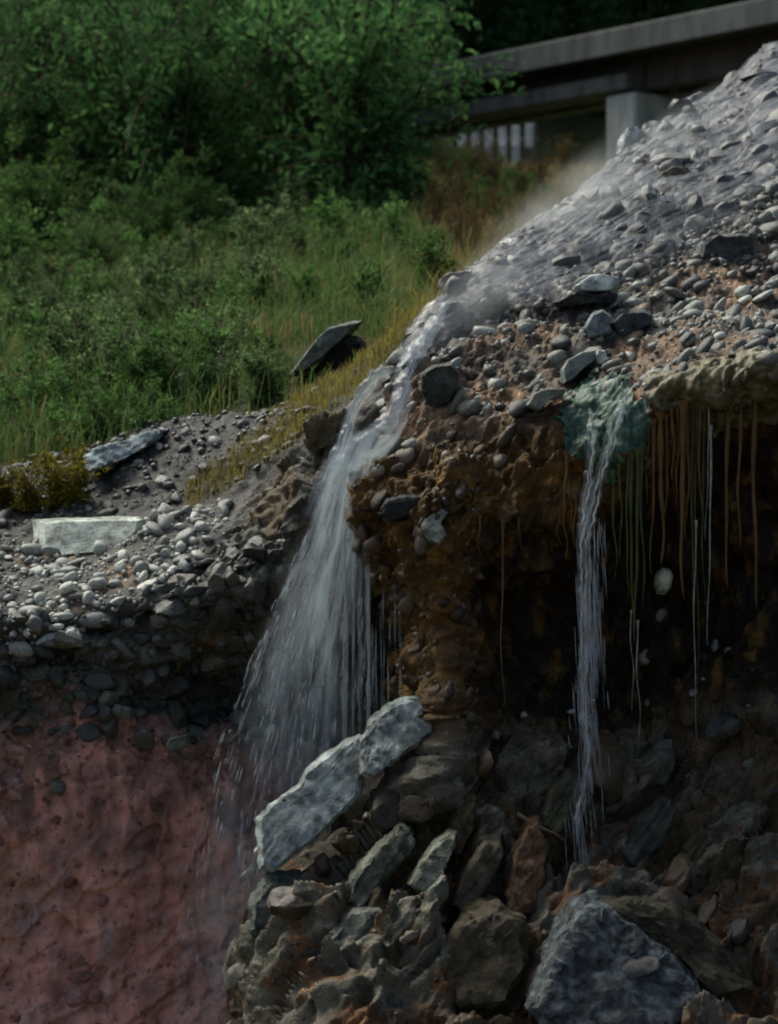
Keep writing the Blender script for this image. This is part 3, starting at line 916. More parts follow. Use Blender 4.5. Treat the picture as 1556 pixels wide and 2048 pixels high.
# ------------------------------------------------------------------ large rocks traced to their place and size
def rock(name, label, outline, d, thick, colr, cat='rock', tilt=(0, 0), amp=0.02, cuts=9, shrink=0.86, mat='slab', parent=None, group=None, strat=None, mottle=False):
    """outline in photo pixels at distance d; tilt = metres of depth per metre right / up; real thickness behind"""
    o2 = np.array([P(x, y, d) for x, y in outline])
    cen = o2.mean(0)
    dep = (o2[:, 0] - cen[0]) * tilt[0] + (o2[:, 2] - cen[2]) * tilt[1]
    def ring(s, off):
        q = cen + (o2 - cen) * s
        q[:, 1] = d + dep * s + off
        return q
    rings = [ring(shrink, -0.12 * thick), ring(1.0, 0.10 * thick), ring(1.0, 0.6 * thick), ring(0.75, thick)]
    bm = bmesh.new()
    vr = [[bm.verts.new(p) for p in rg] for rg in rings]
    n = len(outline)
    for a, b in zip(vr[:-1], vr[1:]):
        for i in range(n):
            bm.faces.new((a[i], a[(i + 1) % n], b[(i + 1) % n], b[i]))
    for rg, rv in ((vr[0], True), (vr[-1], False)):
        cv = bm.verts.new(np.mean([q.co[:] for q in rg], axis=0))
        for i in range(n):
            bm.faces.new((rg[i], cv, rg[(i + 1) % n]) if rv else (rg[i], rg[(i + 1) % n], cv))
    bmesh.ops.triangulate(bm, faces=bm.faces)
    bmesh.ops.subdivide_edges(bm, edges=bm.edges, cuts=cuts, use_grid_fill=True)
    bmesh.ops.recalc_face_normals(bm, faces=bm.faces)
    bm.normal_update()
    v = np.array([q.co[:] for q in bm.verts]); nn = np.array([q.normal[:] for q in bm.verts])
    sd = abs(hash((outline[0], len(outline)))) % 97
    h = amp * (fbm(v * 5, 5, s=sd) * 1.1 + 0.8 * (0.2 - np.abs(fbm(v * 11, 4, s=sd + 3)))) + 0.12 * facets(v, 0.05 + amp, sd + 60) * min(1, amp / 0.02)
    if strat is not None:
        t = v[:, 0] * strat[0] + v[:, 2] * strat[1]
        t = t + 0.02 * fbm(v * 4, 2, s=sd + 8)
        h = h + amp * 0.9 * (noise3(np.stack([t * 34, v[:, 1] * 3, np.zeros(len(t))], -1), sd))
    v = v + nn * h[:, None]
    for q, p in zip(bm.verts, v): q.co = p
    bm.verts.index_update()
    f = np.array([[q.index for q in p.verts] for p in bm.faces])
    bm.free()
    base = np.array([cen[0], d + thick * 0.4, v[:, 2].min()])
    me = mesh_from(name, v - base, f, smooth=True)
    try:
        me.set_sharp_from_angle(angle=R(32))
    except Exception:
        pass
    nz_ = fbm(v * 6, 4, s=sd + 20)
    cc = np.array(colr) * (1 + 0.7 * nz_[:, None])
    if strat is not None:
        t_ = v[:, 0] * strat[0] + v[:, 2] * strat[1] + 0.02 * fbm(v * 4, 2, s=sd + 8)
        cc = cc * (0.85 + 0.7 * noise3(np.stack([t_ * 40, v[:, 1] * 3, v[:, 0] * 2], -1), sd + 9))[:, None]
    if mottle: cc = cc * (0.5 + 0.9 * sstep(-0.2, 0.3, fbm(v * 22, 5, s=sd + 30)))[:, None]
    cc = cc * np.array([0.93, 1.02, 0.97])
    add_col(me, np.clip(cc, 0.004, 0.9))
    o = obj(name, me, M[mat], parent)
    o.location = base
    if parent is None: tag(o, label, cat, group)
    return o


rock('rock_slab', 'long pale grey rock slab leaning across the foot of the tall waterfall',
     [(513, 1640), (545, 1608), (598, 1570), (612, 1545), (690, 1486), (718, 1478), (735, 1500), (720, 1590), (640, 1668), (550, 1735), (520, 1732)],
     13.92, 0.22, (0.46, 0.49, 0.48), tilt=(0.10, 0.45), amp=0.014, strat=(0.62, 0.78), shrink=0.9)
rock('rock_slab', 'shorter layered grey slab behind the upper end of the long slab',
     [(716, 1490), (742, 1440), (778, 1412), (835, 1398), (856, 1420), (872, 1462), (800, 1512), (742, 1552), (722, 1545)],
     14.0, 0.25, (0.36, 0.385, 0.37), tilt=(0.10, 0.45), amp=0.02, strat=(0.62, 0.78), shrink=0.88)
rock('rock', 'thin white shard wedged below the lower end of the long slab',
     [(500, 1742), (510, 1700), (522, 1690), (520, 1720), (508, 1752), (478, 1768), (474, 1760)], 13.95, 0.1, (0.5, 0.46, 0.42), amp=0.008, cuts=2)
rock('boulder', 'broad flat topped white boulder on the pebble shelf',
     [(60, 1040), (132, 1036), (220, 1033), (298, 1034), (294, 1060), (270, 1084), (240, 1098), (190, 1112), (120, 1118), (70, 1100)],
     15.5, 0.5, (0.68, 0.70, 0.62), tilt=(0, 0.6), amp=0.005, cat='boulder', shrink=0.78)
rock('rock', 'leaning grey slab jutting from the grassy hillside',
     [(582, 752), (598, 728), (640, 668), (662, 652), (724, 636), (700, 660), (672, 690), (640, 720), (604, 748)],
     17.6, 0.5, (0.15, 0.16, 0.14), tilt=(0.5, 0.4), amp=0.015)
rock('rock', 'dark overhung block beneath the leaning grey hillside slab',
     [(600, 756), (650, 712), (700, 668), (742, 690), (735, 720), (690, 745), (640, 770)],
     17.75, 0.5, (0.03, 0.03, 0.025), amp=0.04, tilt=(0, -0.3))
rock('rock', 'low mossy stone showing through the weeds on the hillside',
     [(310, 790), (352, 752), (400, 728), (430, 712), (440, 740), (395, 780), (350, 808), (315, 806)], 17.9, 0.4, (0.10, 0.12, 0.09), tilt=(0.3, 0.5), amp=0.03)
rock('rock', 'bluish grey slab lying at the edge of the dark gravel below weeds',
     [(168, 912), (196, 896), (250, 880), (318, 852), (332, 856), (310, 880), (280, 905), (250, 922), (180, 944)],
     16.25, 0.35, (0.40, 0.46, 0.50), tilt=(0.2, 0.8), amp=0.022, strat=(0.3, 0.9))
rock('rock', 'flat pale stone bridging a dark hollow on the stony slope',
     [(1150, 572), (1180, 552), (1212, 548), (1238, 554), (1240, 568), (1222, 582), (1186, 584), (1160, 582)], 15.05, 0.3, (0.55, 0.58, 0.56), tilt=(0, 0.3), amp=0.012)
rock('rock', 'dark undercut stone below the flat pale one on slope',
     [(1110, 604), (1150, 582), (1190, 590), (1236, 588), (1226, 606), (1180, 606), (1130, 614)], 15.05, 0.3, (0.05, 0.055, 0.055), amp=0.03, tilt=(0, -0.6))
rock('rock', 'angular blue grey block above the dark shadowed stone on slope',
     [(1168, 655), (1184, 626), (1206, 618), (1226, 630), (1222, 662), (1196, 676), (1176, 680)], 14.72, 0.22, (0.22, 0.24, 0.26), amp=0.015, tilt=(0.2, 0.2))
rock('rock', 'dark blue rounded stone among tan earth on the slope',
     [(1222, 648), (1244, 626), (1290, 622), (1308, 632), (1300, 650), (1262, 668), (1232, 676)], 14.78, 0.25, (0.065, 0.075, 0.09), amp=0.015)
rock('rock', 'flat faced grey block set in the slope above the green algae',
     [(1122, 740), (1136, 720), (1164, 704), (1192, 698), (1196, 716), (1166, 738), (1140, 764), (1126, 768)], 14.36, 0.2, (0.25, 0.265, 0.25), amp=0.008, tilt=(0.1, 0.3))
rock('rock', 'small bright white stone beside the flat faced grey block',
     [(1190, 716), (1196, 700), (1210, 700), (1216, 716), (1206, 730), (1194, 728)], 14.38, 0.1, (0.7, 0.72, 0.68), amp=0.006, cuts=2)
rock('rock', 'wide rounded grey boulder half buried in the lip of the cliff',
     [(1054, 810), (1066, 788), (1094, 777), (1130, 775), (1128, 790), (1100, 800), (1076, 822)], 14.05, 0.25, (0.22, 0.225, 0.20), amp=0.008)
rock('boulder', 'pale oval cobble standing alone in the dark recess',
     [(1310, 1170), (1314, 1148), (1326, 1136), (1340, 1138), (1347, 1152), (1342, 1176), (1330, 1189), (1316, 1188)], 14.3, 0.14, (0.46, 0.47, 0.37), amp=0.003, cat='cobble', shrink=0.7)
rock('rock', 'broken white edged rock jutting from the brown nose of the cliff',
     [(836, 1052), (850, 1036), (884, 1018), (894, 1026), (880, 1046), (894, 1072), (878, 1090), (858, 1084)], 13.95, 0.2, (0.26, 0.27, 0.24), amp=0.02, tilt=(0, 0.3))
rock('rock', 'black wet stone capping the brown nose of the cliff',
     [(758, 1028), (772, 1000), (806, 990), (842, 994), (850, 1012), (820, 1030), (780, 1042)], 14.06, 0.3, (0.03, 0.035, 0.035), amp=0.02)
rock('boulder', 'brown boulder at the brink on the gravel side of the waterfall',
     [(606, 880), (606, 850), (622, 832), (648, 820), (668, 826), (690, 815), (684, 850), (664, 890), (640, 906), (616, 898)], 15.1, 0.5, (0.10, 0.075, 0.035), amp=0.03, tilt=(0, 0.2), cat='boulder')
rock('boulder', 'dark boulder overhanging the stones beside the narrow chute',
     [(838, 780), (842, 748), (870, 728), (906, 724), (920, 744), (914, 780), (900, 810), (866, 820), (846, 806)], 14.42, 0.4, (0.075, 0.08, 0.07), amp=0.025, cat='boulder', tilt=(0, -0.2))
rock('boulder', 'white topped round boulder at the foot of the concrete pier',
     [(1246, 292), (1248, 270), (1258, 256), (1272, 252), (1288, 262), (1292, 280), (1286, 306), (1260, 312)], 17.9, 0.6, (0.42, 0.45, 0.45), amp=0.03, cat='boulder', tilt=(0, 0.3))
rock('boulder', 'long brown boulder splitting the stream high on the slope',
     [(1320, 348), (1344, 334), (1376, 336), (1394, 350), (1368, 364), (1336, 366)], 16.9, 0.4, (0.14, 0.115, 0.08), amp=0.02, cat='boulder')
rock('boulder', 'smooth pale boulder below the long brown one in the stream',
     [(1318, 402), (1330, 376), (1352, 364), (1376, 368), (1380, 386), (1352, 404)], 16.8, 0.35, (0.34, 0.35, 0.32), amp=0.02, cat='boulder')
rock('boulder', 'dark overhanging boulder on the bend of the stony slope',
     [(1396, 520), (1400, 486), (1430, 468), (1500, 470), (1520, 510), (1470, 545), (1415, 540)], 15.7, 0.5, (0.10, 0.11, 0.115), amp=0.03, cat='boulder', tilt=(0, -0.3))
rock('rock', 'pale pointed rock standing at the left of the rubble heap',
     [(692, 1800), (704, 1760), (740, 1712), (778, 1676), (800, 1654), (822, 1668), (826, 1690), (796, 1730), (770, 1762), (742, 1800), (712, 1822)],
     13.62, 0.35, (0.15, 0.155, 0.115), amp=0.03, tilt=(0.1, 0.35), strat=(0.8, -0.5))
rock('rock', 'light greenish angular block leaning beside the pointed rock in rubble',
     [(818, 1768), (840, 1724), (872, 1690), (898, 1668), (914, 1674), (910, 1700), (884, 1742), (866, 1784), (852, 1790)],
     13.55, 0.3, (0.23, 0.235, 0.175), amp=0.022, tilt=(0.1, 0.35))
rock('rock', 'rusty tall wedge of rock in the middle of the rubble heap',
     [(1010, 1790), (1030, 1710), (1060, 1650), (1078, 1640), (1092, 1700), (1086, 1770), (1060, 1830), (1024, 1836)],
     13.62, 0.3, (0.13, 0.065, 0.035), amp=0.035, tilt=(0.1, 0.3))
rock('rock', 'low mottled grey rock under the small waterfall',
     [(1075, 1945), (1120, 1860), (1150, 1820), (1190, 1800), (1245, 1822), (1300, 1868), (1350, 1915), (1405, 1965), (1430, 2020), (1290, 2080), (1110, 2070), (1050, 2010)],
     13.1, 0.6, (0.11, 0.125, 0.135), amp=0.03, cuts=20, tilt=(0.15, 0.5), mottle=True)
rock('rock', 'brown grey block below the green algae covered rubble edge',
     [(1180, 1800), (1300, 1800), (1400, 1850), (1470, 1910), (1500, 1980), (1440, 1990), (1340, 1900), (1240, 1830)],
     13.25, 0.4, (0.07, 0.06, 0.035), amp=0.05, tilt=(0.15, 0.4))
rock('rock', 'dark grey block beneath the lower end of the long slab',
     [(500, 1860), (505, 1800), (540, 1758), (590, 1760), (625, 1800), (640, 1850), (600, 1880), (540, 1890)], 13.72, 0.4, (0.10, 0.11, 0.10), amp=0.04, tilt=(0.1, 0.3))
rock('rock', 'pale grey green rock low in the rubble under the pointed rock',
     [(640, 1960), (650, 1880), (700, 1820), (760, 1815), (800, 1850), (790, 1930), (740, 1990), (670, 2000)], 13.4, 0.4, (0.14, 0.145, 0.12), amp=0.04, tilt=(0.1, 0.4))
rock('rock', 'ochre streaked rock low in the rubble beside the mottled grey rock',
     [(880, 1960), (890, 1890), (940, 1830), (1000, 1820), (1050, 1850), (1060, 1930), (1010, 2000), (920, 2010)], 13.25, 0.4, (0.10, 0.075, 0.042), amp=0.045, tilt=(0.1, 0.4))
for lab, out, d_, cl in (
        ('tilted dark slab between the long pale slab and the pointed rock', [(600, 1910), (640, 1830), (700, 1765), (735, 1742), (748, 1764), (700, 1840), (650, 1920)], 13.6, (0.085, 0.09, 0.075)),
        ('narrow brown slab leaning behind the light greenish angular block', [(900, 1810), (925, 1740), (975, 1690), (1004, 1678), (1008, 1712), (972, 1780), (930, 1835)], 13.62, (0.10, 0.08, 0.05)),
        ('flat grey slab below the light greenish angular block', [(755, 1900), (798, 1832), (850, 1792), (884, 1790), (884, 1832), (834, 1896), (790, 1935)], 13.4, (0.11, 0.115, 0.09)),
        ('thin upright brown slab under the base of the cliff nose', [(898, 1706), (905, 1640), (930, 1588), (952, 1598), (944, 1664), (920, 1716)], 13.85, (0.11, 0.078, 0.042)),
        ('greenish upright slab just left of the narrow waterfall', [(1082, 1650), (1104, 1585), (1140, 1545), (1162, 1560), (1142, 1624), (1110, 1668)], 13.85, (0.09, 0.088, 0.05)),
        ('dark slab leaning in the rubble under the hanging strands', [(1244, 1706), (1278, 1640), (1330, 1598), (1354, 1620), (1322, 1694), (1270, 1738)], 13.85, (0.075, 0.075, 0.06)),
        ('brown slab beside the dark rubble under the hanging strands', [(1350, 1770), (1372, 1700), (1412, 1660), (1440, 1680), (1424, 1748), (1384, 1792)], 13.7, (0.095, 0.07, 0.042))):
    rock('rock', lab, out, d_, 0.3, cl, amp=0.03, tilt=(0.1, 0.35), strat=(0.8, -0.55), shrink=0.9)
rock('rock', 'small pale green corner of rock at the top of the red ground',
     [(330, 1490), (340, 1475), (376, 1470), (376, 1488), (356, 1500), (338, 1502)], 14.6, 0.12, (0.13, 0.14, 0.10), amp=0.012, cuts=2)


# ------------------------------------------------------------------ water
def ribbon(path, us=7, bulge=0.25, sub=14, name='water', amp=0.018, seed=0):
    """path of (px, py, d, width_px); arched cross-section; v runs with the flow in metres"""
    c = cr(np.array(path, float), len(path) * sub, 0)
    ctr = np.array([P(a, b, d) for a, b, d, w in c])
    wid = c[:, 3] * c[:, 2] / K
    tan = np.gradient(ctr, axis=0); tan /= np.linalg.norm(tan, axis=1, keepdims=True)
    side = np.cross(tan, np.array([0, 1.0, 0])); side /= np.linalg.norm(side, axis=1, keepdims=True)
    out = np.cross(side, tan)
    out *= np.sign(-out[:, 1:2])
    t = np.linspace(-1, 1, us)
    run = np.concatenate([[0], np.cumsum(np.linalg.norm(np.diff(ctr, axis=0), axis=1))])
    V = ctr[:, None] + side[:, None] * (t[None, :, None] * wid[:, None, None] / 2) + \
        out[:, None] * ((1 - t ** 2)[None, :, None] * wid[:, None, None] * bulge)
    uv = np.stack([np.broadcast_to((t * 0.5 + 0.5), (len(ctr), us)) * 1.0, np.broadcast_to(run[:, None], (len(ctr), us))], -1)
    v = V.reshape(-1, 3)
    v = v + amp * np.stack([fbm(v * 18, 2, s=seed), fbm(v * 18, 2, s=seed + 1), fbm(v * 18, 2, s=seed + 2)], -1)
    me = mesh_from(name, v, grid_faces(len(ctr), us))
    add_uv(me, uv.reshape(-1, 2))
    edge = 1 - np.abs(t) ** 4
    end = np.clip(np.minimum(np.linspace(0, 8, len(ctr)), np.linspace(5, 0, len(ctr))), 0, 1)
    add_float(me, (edge[None, :] * end[:, None]).ravel(), 'amt')
    return me


def strands(rows_, name):
    """short 3-sided spindles of falling water; rows_ = list of (points list (k,3), radius)"""
    V, F, off = [], [], 0
    for pts, rad in rows_:
        k = len(pts)
        prof = np.sin(np.linspace(0.12, math.pi - 0.05, k)) * rad
        ang = np.array([0, 2.094, 4.189]) + random.random() * 6
        ringv = np.stack([np.cos(ang), np.sin(ang), np.zeros(3)], -1)
        V.append((pts[:, None] + ringv[None] * prof[:, None, None]).reshape(-1, 3))
        for a in range(k - 1):
            for b in range(3):
                F.append((off + a * 3 + b, off + a * 3 + (b + 1) % 3, off + a * 3 + 3 + (b + 1) % 3, off + a * 3 + 3 + b))
        off += k * 3
    return mesh_from(name, np.concatenate(V), np.array(F))


LB = np.array([(840, 700), (900, 672), (950, 648), (1100, 594), (1200, 548), (1330, 492), (1480, 438), (1600, 402), (1750, 368), (1900, 345), (2120, 318)], float)
RB = np.array([(840, 770), (900, 742), (950, 738), (1100, 742), (1450, 738), (2120, 736)], float)
DB = np.array([(840, 14.42), (900, 14.45), (1100, 14.45), (1500, 14.4), (1900, 14.25), (2120, 14.1)], float)


def fallpt(f, py, dd=0.0):
    l = np.interp(py, LB[:, 0], LB[:, 1]); r = np.interp(py, RB[:, 0], RB[:, 1])
    d = np.interp(py, DB[:, 0], DB[:, 1]) + dd
    px = l + (r - l) * f
    return np.stack([(px - 778) * d / K, d + 0 * px, (1024 - py) * d / K], -1)


waterfall = empty('waterfall', tuple(P(600, 1700, 14.35)))
tag(waterfall, 'tall fanning white waterfall dropping past the brown nose of the cliff', 'waterfall', kind='structure')


def wobj(name, me, mat, root):
    o = obj(name, me, mat, root)
    o.matrix_parent_inverse = Matrix.Translation(-Vector(root.location))
    return o


wobj('water_chute', ribbon([(912, 588, 15.05, 8), (893, 610, 14.98, 14), (876, 640, 14.86, 24), (852, 675, 14.74, 34), (826, 712, 14.58, 38),
                            (810, 745, 14.46, 40), (804, 790, 14.38, 46), (790, 835, 14.34, 54), (762, 872, 14.34, 70), (725, 905, 14.36, 84),
                            (700, 945, 14.38, 92), (686, 1000, 14.40, 104), (675, 1060, 14.42, 110)], us=11, seed=3), M['chute'], waterfall)
wobj('water_chute', ribbon([(800, 742, 14.46, 10), (776, 738, 14.48, 20), (752, 750, 14.50, 28), (732, 775, 14.50, 32), (712, 808, 14.50, 28), (698, 840, 14.48, 26),
                            (688, 880, 14.46, 30), (672, 925, 14.46, 40), (650, 980, 14.46, 52), (628, 1040, 14.46, 60)], us=9, seed=5), M['chute'], waterfall)
for k, dd in enumerate((0.0, 0.06, -0.05, 0.12, -0.1)):
    pys = np.linspace(862, 2110, 160)
    fs = np.linspace(0, 1, 60)
    PY, FS = np.meshgrid(pys, fs, indexing='ij')
    v = fallpt(FS.ravel(), PY.ravel(), dd)
    v = v + np.stack([np.zeros(len(v)), 0.05 * fbm(v * np.array([5, 5, 1.2]), 2, s=k), np.zeros(len(v))], -1)
    me = mesh_from('water_sheet', v, grid_faces(160, 60))
    add_uv(me, np.stack([FS.ravel() + 0.31 * k, PY.ravel() / 397.0 + 3.3 * k], -1))
    py, f = PY.ravel(), FS.ravel()
    top = np.interp(py, [862, 930, 1150, 1400, 1600, 1800, 2110], [0.4, 1.5, 0.72, 0.34, 0.22, 0.26, 0.3])
    edge = np.clip(f / 0.34 + 0.5 * fbm(v * np.array([9, 9, 2.0]), 3, s=k + 40), 0, 1) * np.clip((1 - f) / 0.05, 0, 1) * np.clip(f / 0.05, 0, 1)
    hol = (1 - 0.8 * sstep(0.66, 0.85, f) * sstep(1000, 1150, py)) * (0.55 + 0.9 * sstep(-0.25, 0.25, fbm(v * np.array([7, 7, 1.4]) + 5.0 * k, 3, s=k + 50)))
    add_float(me, top * edge * hol * (1.0 if k == 0 else 0.7), 'amt')
    wobj('water_sheet', me, M['fall'], waterfall)
sr = []
for i in range(650):
    py0 = random.triangular(930, 1990, 1250)
    f = random.random() ** 0.9 if random.random() < 0.7 else min(1, max(0, random.choice((0.08, 0.3, 0.52)) + random.gauss(0, 0.03)))
    ln_ = random.uniform(8, 46)
    t = np.linspace(0, 1, 4)
    sr.append((fallpt(np.full(4, f), py0 + t * ln_, random.uniform(-0.08, 0.1)), random.choice((1, 1, 1, 1.7)) * random.uniform(0.0015, 0.0045)))
for f, dens in ((0.74, 50), (0.985, 70), (0.80, 14), (0.9, 12)):      # the steady threads at the right of the fan
    for i in range(dens):
        py0 = random.uniform(960, 1520); ln_ = random.uniform(60, 200); t = np.linspace(0, 1, 5)
        px = np.interp(f, [0.74, 0.8, 0.9, 0.985], [690, 706, 720, 737]) + random.gauss(0, 2.5)
        pts = np.array([P(px, y, 14.42) for y in py0 + t * ln_])
        sr.append((pts, random.uniform(0.0015, 0.004)))
wobj('water_streaks', strands(sr, 'water_streaks'), M['drops'], waterfall)
# thin drips off the underside of the nose
sr = []
for i in range(60):
    px = random.choice((745, 752, 762, 768, 778, 790, 800)) + random.gauss(0, 1.5); py0 = random.uniform(1150, 1400); ln_ = random.uniform(30, 120)
    sr.append((np.array([P(px, y, 14.38) for y in py0 + np.linspace(0, 1, 4) * ln_]), random.uniform(0.001, 0.002)))
wobj('water_streaks', strands(sr, 'water_streaks'), M['drops'], waterfall)

small_fall = empty('waterfall', tuple(P(1165, 1790, 13.6)))
tag(small_fall, 'narrow thread of water falling from the green algae lip', 'waterfall', kind='structure')
DSM = 13.72
wobj('water_chute', ribbon([(1258, 772, 13.80, 8), (1248, 798, 13.74, 18), (1234, 838, DSM, 22), (1220, 880, DSM, 24), (1208, 925, DSM, 24), (1193, 975, DSM, 26),
                            (1178, 1035, DSM, 28), (1169, 1100, DSM, 30), (1168, 1180, DSM, 26), (1170, 1280, DSM, 26), (1166, 1380, DSM, 24), (1171, 1460, DSM, 18),
                            (1174, 1530, DSM, 16), (1166, 1590, DSM - .02, 18), (1154, 1640, DSM - .06, 22), (1152, 1690, DSM - .12, 24)], us=9, seed=9), M['trickle'], small_fall)
wobj('water_chute', ribbon([(1180, 815, 13.80, 10), (1181, 850, 13.74, 18), (1182, 900, DSM, 16), (1177, 950, DSM, 20), (1170, 1000, DSM, 22), (1164, 1050, DSM, 22), (1163, 1110, DSM, 16)], us=7, seed=12), M['trickle'], small_fall)
sr = []
for i in range(420):
    py0 = random.triangular(1000, 1800, 1250)
    cx = np.interp(py0, [1000, 1100, 1280, 1380, 1460, 1530, 1640, 1800], [1185, 1172, 1172, 1168, 1172, 1174, 1158, 1160])
    px = cx + random.gauss(0, 13) + (8 if py0 < 1350 else 0); ln_ = random.uniform(20, 90)
    sr.append((np.array([P(px + 4 * a, py0 + a * ln_, DSM + random.uniform(-.002, .002)) for a in np.linspace(0, 1, 4)]), random.uniform(0.001, 0.003)))
wobj('water_streaks', strands(sr, 'water_streaks'), M['drops'], small_fall)

# the stream that covers the upper slope
r0, r1 = ri(1.9), ri(4.6)
c0 = 10
sg = RG0[r0:r1, c0:]
sn = grid_normals(sg)
if sn[..., 1].mean() > 0: sn = -sn
sf = sg.reshape(-1, 3) + sn.reshape(-1, 3) * (0.055 + 0.03 * fbm(sg.reshape(-1, 3) * 6, 3, s=5))[:, None]
me = mesh_from('stream', sf, grid_faces(r1 - r0, NC - c0)[:, ::-1])
uu, vv = np.meshgrid(np.linspace(0, 7, NC - c0), np.linspace(0, 3.0, r1 - r0))
add_uv(me, np.stack([uu.ravel(), vv.ravel()], -1))
svp = vpar[r0:r1, c0:].ravel()
spx, spy = to_px(sf)
amt = sstep(1.9, 2.05, svp) * (1 - sstep(3.3, 4.3, svp + 0.8 * fbm(sf * 2, 3, s=2)))
add_float(me, amt, 'amt')
tag(obj('stream', me, M['stream']), 'shallow grey stream sheeting over stones high on the slope', kind='structure')


# ------------------------------------------------------------------ algae mats and hanging strands
def patch(name, label, cat, test, offset, mat, seed):
    q = flat2
    on = test(rpx, rpy, vp, 0.25 * fbm(q * 9, 3, s=seed)).reshape(NR, NC)
    fm = on[:-1, :-1] & on[1:, :-1] & on[:-1, 1:] & on[1:, 1:]
    f = grid_faces(NR, NC)[:, ::-1][fm.ravel()]
    use = np.unique(f)
    remap = -np.ones(NR * NC, int); remap[use] = np.arange(len(use))
    base_s = (flat + nrm * (disp * 0.75 + 0.012)[:, None])[use]
    nn = nrm[use]
    h = offset * (1 + 0.7 * fbm(base_s * np.array([9, 9, 4]), 3, s=seed + 1))
    v = base_s + nn * h[:, None]
    base = v.mean(0); base[2] = v[:, 2].min()
    me = mesh_from(name, v - base, remap[f])
    o = obj(name, me, mat); o.location = base
    return tag(o, label, cat)


patch('algae_mat', 'teal green algae mat draped over the cliff lip under the narrow waterfall', 'algae',
      lambda x, y, v, n: (((x - 1212) / 88) ** 2 + ((y - 850) / 105) ** 2 < 1 + n * 3.5) & (v > 5.6) & (v < 9), 0.016, M['moss'], 5)
patch('algae_mat', 'tan slimy algae mat over the cliff lip above the orange strands', 'algae',
      lambda x, y, v, n: (x > 1288 + n * 60) & (y > 990 - 0.2 * x + n * 60) & (v < 8.1) & (v > 6.0 + 1.5 * n), 0.012, M['flowstone'], 8)


def strand_mesh(px, y0, y1, d, w, wob=6.0, seed=0):
    k = 18
    t = np.linspace(0, 1, k)
    rr = np.random.default_rng(seed)
    ph = rr.uniform(0, 6, 3)
    xs = px + wob * (np.sin(t * 5 + ph[0]) * 0.6 + np.sin(t * 11 + ph[1]) * 0.3) * (0.3 + t)
    ys = y0 + (y1 - y0) * t
    prof = 0.75 * w * (1 - 0.75 * t) * (0.75 + 0.5 * np.abs(np.sin(t * 9 + ph[2]))) / 2
    prof[0] = w * 0.8; prof[-1] = 0.3
    ctr = np.array([P(a, b, d) for a, b in zip(xs, ys)])
    a = np.linspace(0, 2 * math.pi, 6, endpoint=False)
    ring = np.stack([np.cos(a), np.sin(a) * 0.7, np.zeros(6)], -1)
    V = (ctr[:, None] + ring[None] * (prof * d / K)[:, None, None]).reshape(-1, 3)
    F = []
    for i in range(k - 1):
        for b in range(6):
            F.append((i * 6 + b, i * 6 + (b + 1) % 6, i * 6 + 6 + (b + 1) % 6, i * 6 + 6 + b))
    return V, F


def hanging(name, label, specs, mat):
    base = P(specs[0][0], specs[0][1], specs[0][3])
    root = empty(name, tuple(base))
    tag(root, label, 'algae')
    for i, (px, y0, y1, d, w) in enumerate(specs):
        V, F = strand_mesh(px, y0, y1, d, w, seed=i + int(px))
        obj('strand', mesh_from('strand', V - base, np.array(F)), mat, root)
    return root


hanging('hanging_algae', 'orange brown algae strands hanging from the tan lip',
        [(1306, 838, 1150, 13.86, 10), (1322, 825, 1130, 13.86, 18), (1332, 830, 1060, 13.88, 12), (1345, 815, 960, 13.86, 10),
         (1356, 812, 1010, 13.86, 8), (1366, 800, 1200, 13.84, 17), (1374, 798, 1080, 13.86, 9), (1400, 790, 1100, 13.86, 9),
         (1296, 850, 1010, 13.88, 8), (1455, 780, 1180, 13.86, 14), (1480, 775, 1090, 13.86, 12), (1510, 770, 1220, 13.86, 15)] +
        [(random.uniform(1292, 1420), random.uniform(800, 850), random.uniform(880, 1080), 13.9, random.uniform(3, 9)) for _ in range(16)], M['orange_strand'])
hanging('hanging_algae', 'green algae strands hanging beside the narrow waterfall',
        [(1256, 900, 1180, 13.84, 8), (1264, 905, 1260, 13.84, 10), (1274, 895, 1290, 13.84, 12), (1284, 890, 1220, 13.84, 8), (1240, 930, 1120, 13.84, 6),
         (1386, 795, 1250, 13.88, 10), (1393, 790, 1400, 13.88, 5), (1408, 785, 1200, 13.88, 7), (1228, 940, 1160, 13.84, 6)], M['green_strand'])
hanging('hanging_algae', 'pale dripping strands hanging far in front of the dark recess',
        [(1420, 850, 1290, 13.84, 6), (1391, 1040, 1480, 13.86, 4), (1276, 1240, 1480, 13.84, 4), (1263, 1220, 1420, 13.84, 3), (1416, 800, 1080, 13.86, 4)], M['drip'])
hanging('hanging_algae', 'thin brown strands hanging under the middle of the cliff brow',
        [(1006, 1040, 1420, 13.9, 6), (1130, 1000, 1120, 13.92, 5), (1118, 1010, 1090, 13.92, 4), (1150, 980, 1100, 13.88, 6), (1140, 960, 1060, 13.9, 7),
         (1132, 900, 1030, 13.9, 9), (960, 1030, 1120, 13.92, 5), (1040, 1035, 1100, 13.95, 4)], M['orange_strand'])


